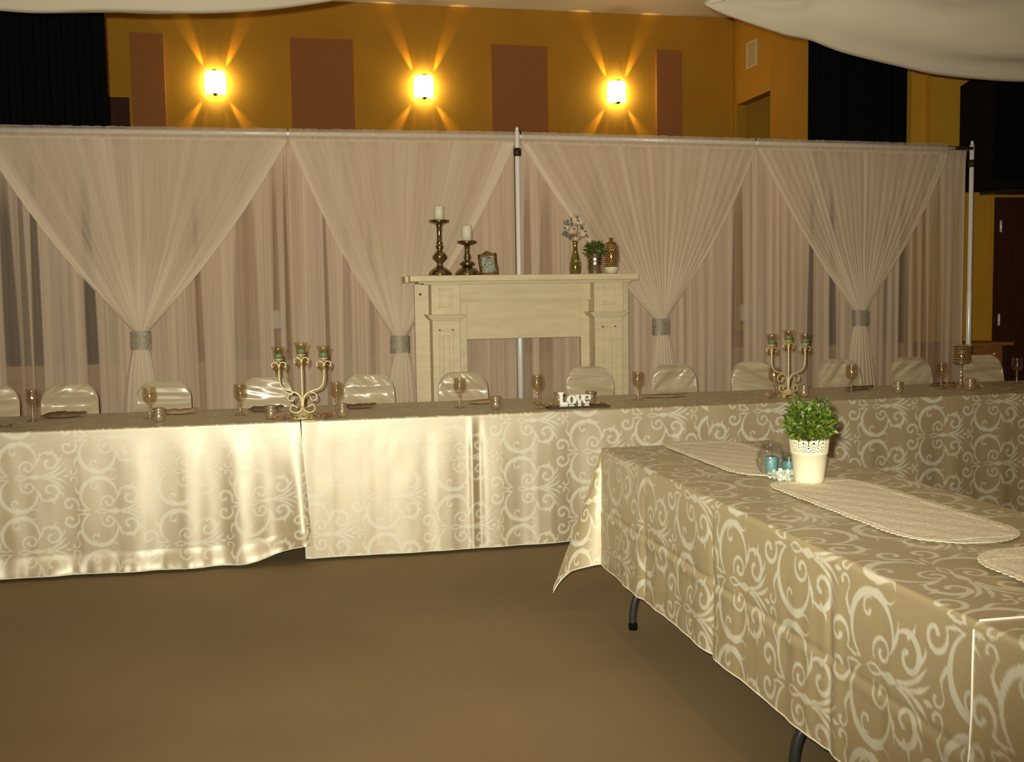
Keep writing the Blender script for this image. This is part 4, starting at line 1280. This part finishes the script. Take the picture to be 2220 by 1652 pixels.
# ---- jewelled candle holder
jw = thing('jewelled_candle_holder', 'tall stemmed candle holder with a jewelled cylinder cup', 'candle holder', (4.27, 6.075, TT))
lathe('stem', [(0.0, 0.0), (0.040, 0.0), (0.041, 0.004), (0.020, 0.010), (0.008, 0.022), (0.006, 0.060), (0.011, 0.072), (0.006, 0.084), (0.006, 0.125), (0.014, 0.150), (0.046, 0.158), (0.046, 0.162), (0.0, 0.163)], M_votive, jw, 22)
lathe('cup_liner', [(0.0, 0.163), (0.050, 0.163), (0.052, 0.166), (0.052, 0.275), (0.049, 0.275), (0.048, 0.17), (0.0, 0.168)], M_ambercup, jw, 26)
parts = []
for k in range(7):
    for j in range(22):
        a = 2 * PI * (j + 0.5 * (k % 2)) / 22; r = 0.054; s = 0.0068
        c = (r * math.cos(a), r * math.sin(a), 0.170 + k * 0.0165)
        v = [(c[0] + s * q[0], c[1] + s * q[1], c[2] + s * q[2]) for q in ((1, 0, 0), (0, 1, 0), (-1, 0, 0), (0, -1, 0), (.2, -.1, 1), (-.1, .2, -1))]
        parts.append((v, [(0, 1, 4), (1, 2, 4), (2, 3, 4), (3, 0, 4), (1, 0, 5), (2, 1, 5), (3, 2, 5), (0, 3, 5)]))
V, F = merge(parts)
tag(mk('jewels', V, F, mat('gold_jewel', (0.75, 0.62, 0.42), 0.08, metal=0.9), jw, False), kind='stuff')

# ================================================================== FOREGROUND TABLE
AX0, AX1, AY1 = 1.271, 2.011, 4.16
BYE = 1.72                                   # where the next table's cloth begins
folding_table('folding table with dark grey bent legs below the green potted plant', AX0 + 0.012, AX1 - 0.012, 2.50, AY1 - 0.012, 'folding tables of the front row', 'y')
folding_table('folding table under the overlapping cloth at the open end of the front row', AX0 + 0.012, AX1 - 0.012, -0.70, 2.49, 'folding tables of the front row', 'y')

def drape_cloth(name, label, x0, x1, y0, y1, drop, end_hi, end_lo, step, seed, lift=0.0, uoff=0.0):
    """cloth over a table, hanging at both long sides and at the far end; hanging corner folds"""
    wx = x1 - x0
    a = np.concatenate([np.linspace(-drop, -step * 0.7, int(drop / step)), np.linspace(0, wx, int(wx / step)), np.linspace(wx + step * 0.7, wx + drop, int(drop / (step * 2)))])
    ys = [np.linspace(y0, y1, int((y1 - y0) / step))]
    if end_hi > 0: ys.append(np.linspace(y1 + step * 0.7, y1 + end_hi, int(end_hi / step)))
    bb = np.concatenate(ys)
    A, B = np.meshgrid(a, bb, indexing='ij')
    ox = np.where(A < 0, A, np.where(A > wx, A - wx, 0.0))          # overhang, signed
    oy = np.clip(B - y1, 0, None)
    r = np.hypot(ox, oy)
    th = np.arctan2(oy, np.abs(ox) + 1e-9)
    sx = np.sign(ox)
    corner = np.sin(2 * th)
    RR = 0.013
    ang = np.clip(r / RR, 0, PI / 2)
    rest = np.maximum(r - RR * PI / 2, 0)
    flare = 0.02 * rest + 0.34 * rest * corner ** 1.5
    zd = RR * (1 - np.cos(ang)) + np.sqrt(np.maximum(rest ** 2 - flare ** 2, 0))
    rel = np.clip(r / drop, 0, 1.5)
    # hanging folds
    fx = 0.011 * (noise1(B, seed, 4.5, 2) - 0.5) * 2 + 0.006 * (noise1(B, seed + 1, 12, 2) - 0.5) * 2
    fy = 0.014 * (noise1(A, seed + 2, 5, 2) - 0.5) * 2
    wr = 0.010 * (noise2(A, B, seed + 3, 6, 4, 3) - 0.5)
    dirx = np.where(r > 0, np.cos(th) * sx, 0); diry = np.where(r > 0, np.sin(th), 0)
    px = x0 + np.clip(A, 0, wx); py = np.minimum(B, y1)
    off = RR * np.sin(ang) + flare + (fx * np.cos(th) ** 2 + fy * np.sin(th) ** 2 + wr) * np.clip(rel * 1.6, 0, 1) * (1 - 0.6 * corner)
    # pressed creases
    for c in (2.28, 3.0, 3.62):
        off += -0.005 * np.exp(-((B - c) / 0.016) ** 2) * np.clip(rel * 3, 0, 1) * (oy == 0)
        off += 0.004 * np.exp(-((B - c + 0.04) / 0.025) ** 2) * np.clip(rel * 3, 0, 1) * (oy == 0)
    off += (-0.003 * np.exp(-((r - 0.26) / 0.010) ** 2) + 0.002 * np.exp(-((r - 0.285) / 0.014) ** 2)) * (oy == 0)
    X = px + dirx * off; Y = py + diry * off
    Z = TZ + lift - zd + np.where(r == 0, 0.003 * (noise2(A, B, seed + 6, 5, 5, 2) - 0.5), 0)
    Z -= 0.006 * np.exp(-((np.abs(ox)) / 0.012) ** 2) * (r > 0) * 0
    wv = weave(-B + uoff, A + 0.03)
    o = grid_mesh(name, X, Y, Z, M_damask, None, {'weave': wv})
    # hem thread along the long side and the end
    V1, F1 = tube_geo(np.stack([X[0, ::6], Y[0, ::6], Z[0, ::6]], 1), 0.0022, 5)
    parts = [(V1, F1)]
    if end_hi > 0:
        parts.append(tube_geo(np.stack([X[::6, -1], Y[::6, -1], Z[::6, -1]], 1), 0.0022, 5))
    if end_lo:
        parts.append(tube_geo(np.stack([X[:, -1], Y[:, -1], Z[:, -1] + 0.001], 1)[::5], 0.0026, 5))
    V, F = merge(parts)
    mk('hem', V, F, M_hem, o)
    return o
o = drape_cloth('tablecloth', '', AX0, AX1, 1.7215, AY1, 0.495, 0.495, 0, 0.0036, 201)
tag(o, 'champagne damask cloth hanging in folds over the table with the green potted plant', 'tablecloth', 'champagne damask cloths on the front row')
o = drape_cloth('tablecloth', '', AX0 - 0.012, AX1 + 0.012, -0.72, BYE, 0.495, 0, 1, 0.0055, 222, 0.006, 0.21)
tag(o, 'champagne damask cloth with a white hem overlapping the first front cloth', 'tablecloth', 'champagne damask cloths on the front row')

# lace runners
CXR = 1.668
def lace_runner(label, y0, y1, seed, hw=0.168):
    L = y1 - y0
    rng = np.random.RandomState(seed)
    n = 220; k = 26
    # rows across the runner, half width from a rounded-end outline with a scalloped edge
    n = 420; k = 120
    ya = np.sin(np.linspace(-PI / 2, PI / 2, n))
    v = np.linspace(-1, 1, k)
    YA, VV = np.meshgrid(ya, v, indexing='ij')
    d = np.clip((np.abs(ya) * L / 2 - (L / 2 - 0.19)) / 0.19, 0, 1)
    half = hw * np.sqrt(np.clip(1 - d ** 2.4, 0, 1)) 
    arcl = np.cumsum(np.r_[0, np.hypot(np.diff(half), np.diff(ya * L / 2))])
    half = half * 1.0 + 0.005 * np.abs(np.sin(arcl * PI / 0.022)) * (half > 0.004)
    X = half[:, None] * VV; Y = YA * L / 2
    rad = np.maximum(np.abs(VV), np.abs(YA))
    pat = np.sin(Y * 2 * PI / 0.16) * np.cos(X * 2 * PI / 0.11)
    Z = 0.0045 + 0.0006 * np.tanh(3 * pat) + 0.0004 * (noise2(X, Y, seed, 60, 60, 1) - 0.5) + 0.0012 * (np.abs(rad - 0.86) < 0.05)
    o = grid_mesh('lace_runner', X, Y, Z, M_lace)
    md = o.modifiers.new('thickness', 'SOLIDIFY'); md.thickness = 0.002
    o.location = (CXR, (y0 + y1) / 2, TZ + (0.004 if y0 > 1.72 else 0.0095))
    tag(o, label, 'table runner', 'lace runners on the front row')
lace_runner('ivory lace runner behind the teal candles at the table end', 3.26, 4.19, 1)
lace_runner('ivory lace runner with the cream flower pot at its tip', 2.25, 3.22, 2)
lace_runner('ivory lace runner whose rounded end meets the overlapping cloth', 1.22, 2.17, 3)

# pot with lace rim
PX, PY = 1.655, 3.14
TT2 = TZ + 0.0105
pt = thing('flower_pot', 'cream enamel flower pot with a pierced lace rim', 'flower pot', (PX, PY, TT2))
lathe('body', [(0.0, 0.0), (0.043, 0.0), (0.0465, 0.003), (0.0475, 0.008), (0.0585, 0.095), (0.0600, 0.0955), (0.0600, 0.099), (0.0590, 0.100), (0.0570, 0.098), (0.046, 0.010), (0.0, 0.008)], M_pot, pt, 44)
n, k = 288, 26
V = []; F = []
for i in range(k + 1):
    z = 0.0985 + 0.044 * i / k
    r = 0.0592 + 0.0045 * i / k
    for j in range(n):
        a = 2 * PI * j / n
        V.append((r * math.cos(a), r * math.sin(a), z))
P_ = n // 12
def solid(i, j):
    u = (j % P_) / P_; v = i / k
    d = abs(u - 0.5) * 2                       # 0 scallop centre, 1 valley
    top = 0.80 + 0.20 * math.sqrt(max(0, 1 - d ** 2)) - 0.12 * (d > 0.9)
    if v > top: return False
    for cu, cv, ru, rv in ((0.5, 0.78, 0.10, 0.09), (0.28, 0.70, 0.055, 0.055), (0.72, 0.70, 0.055, 0.055), (0.0, 0.62, 0.09, 0.07), (1.0, 0.62, 0.09, 0.07), (0.5, 0.52, 0.06, 0.05), (0.33, 0.46, 0.06, 0.05), (0.67, 0.46, 0.06, 0.05),
                       (0.0, 0.42, 0.10, 0.07), (1.0, 0.42, 0.10, 0.07), (0.5, 0.30, 0.06, 0.05), (0.25, 0.26, 0.06, 0.05), (0.75, 0.26, 0.06, 0.05), (0.42, 0.13, 0.06, 0.05), (0.58, 0.13, 0.06, 0.05), (0.08, 0.16, 0.05, 0.045), (0.92, 0.16, 0.05, 0.045), (0.18, 0.55, 0.04, 0.04), (0.82, 0.55, 0.04, 0.04)):
        if ((u - cu) / ru) ** 2 + ((v - cv) / rv) ** 2 < 1: return False
    return True
for i in range(k):
    for j in range(n):
        if solid(i, j):
            j2 = (j + 1) % n
            F.append((i * n + j, i * n + j2, (i + 1) * n + j2, (i + 1) * n + j))
rim = mk('lace_rim', V, F, M_pot, pt, True)
md = rim.modifiers.new('thickness', 'SOLIDIFY'); md.thickness = 0.0014
lathe('soil', [(0.0, 0.080), (0.054, 0.080), (0.053, 0.086), (0.0, 0.090)], M_darktray, pt, 24)
bs = thing('boxwood_plant', 'bushy green boxwood plant growing in the cream lace-rimmed pot', 'plant', (PX, PY, TT2 + 0.088))
rg = random.Random(4)
for q in range(14):
    a = q * 2.4; rad = 0.03 + 0.05 * rg.random()
    tube('stem', smooth_path([(0.01 * math.cos(a), 0.01 * math.sin(a), 0), (0.4 * rad * math.cos(a), 0.4 * rad * math.sin(a), 0.06), (rad * math.cos(a), rad * math.sin(a), 0.10 + 0.05 * rg.random())], 4), 0.0016, M_stem, bs, 5)
leaf_cloud('foliage', 1500, ball(0.0, 0, 0.098, 0.096, 0.088, 0.074, 0.30, 0.42, 1), 0.0205, M_leaf, bs, 9, 0.62)
leaf_cloud('top_sprigs', 170, lambda rng: ball((-0.045, 0.035)[rng.randint(2)], -0.01, 0.155, 0.03, 0.03, 0.03, 0.4)(rng), 0.019, M_leaf, bs, 10, 0.6)

# glass bowl and teal candles
bw = thing('glass_bowl', 'round clear glass bubble bowl with a teal candle inside', 'bowl', (1.603, 3.315, TT2))
lathe('bowl_glass', [(0.0, 0.0), (0.022, 0.0), (0.034, 0.008), (0.046, 0.028), (0.050, 0.050), (0.046, 0.074), (0.036, 0.094), (0.030, 0.104), (0.031, 0.108), (0.0295, 0.109)], M_clear, bw, 36)
cd = thing('teal_candle', 'teal pillar candle standing inside the round glass bowl', 'candle', (1.607, 3.312, TT2 + 0.0045))
lathe('wax', [(0.0, 0.0), (0.0195, 0.0), (0.0205, 0.003), (0.0205, 0.054), (0.018, 0.057), (0.0, 0.054)], M_teal, cd, 24)
tube('wick', [(0, 0, 0.052), (0, 0, 0.060), (0.002, 0, 0.066)], 0.001, M_bronze, cd, 5)
tg = thing('tumbler_candle', 'teal candle in a small clear tumbler beside the cream pot', 'candle', (1.632, 3.235, TT2))
lathe('glass_tumbler', [(0.0, 0.0), (0.018, 0.0), (0.023, 0.008), (0.0265, 0.030), (0.027, 0.058), (0.025, 0.082), (0.0245, 0.082), (0.0255, 0.058), (0.025, 0.030), (0.021, 0.008), (0.0, 0.003)], M_clear, tg, 28)
w = lathe('wax', [(0.0, 0.0035), (0.0205, 0.0085), (0.0245, 0.030), (0.0248, 0.056), (0.022, 0.058), (0.0, 0.055)], M_teal, tg, 24)
pw = thing('white_petal_garland', 'white fabric petals lying beside the cream flower pot', 'petals', (1.60, 3.19, TT2))
leaf_cloud('petals', 170, lambda rng: ((rng.uniform(-0.045, 0.03), rng.uniform(-0.03, 0.035), 0.002 + 0.022 * rng.rand()), (rng.normal(), rng.normal(), 0.7)), 0.017, M_petalw, pw, 21, 0.85, 0.1)
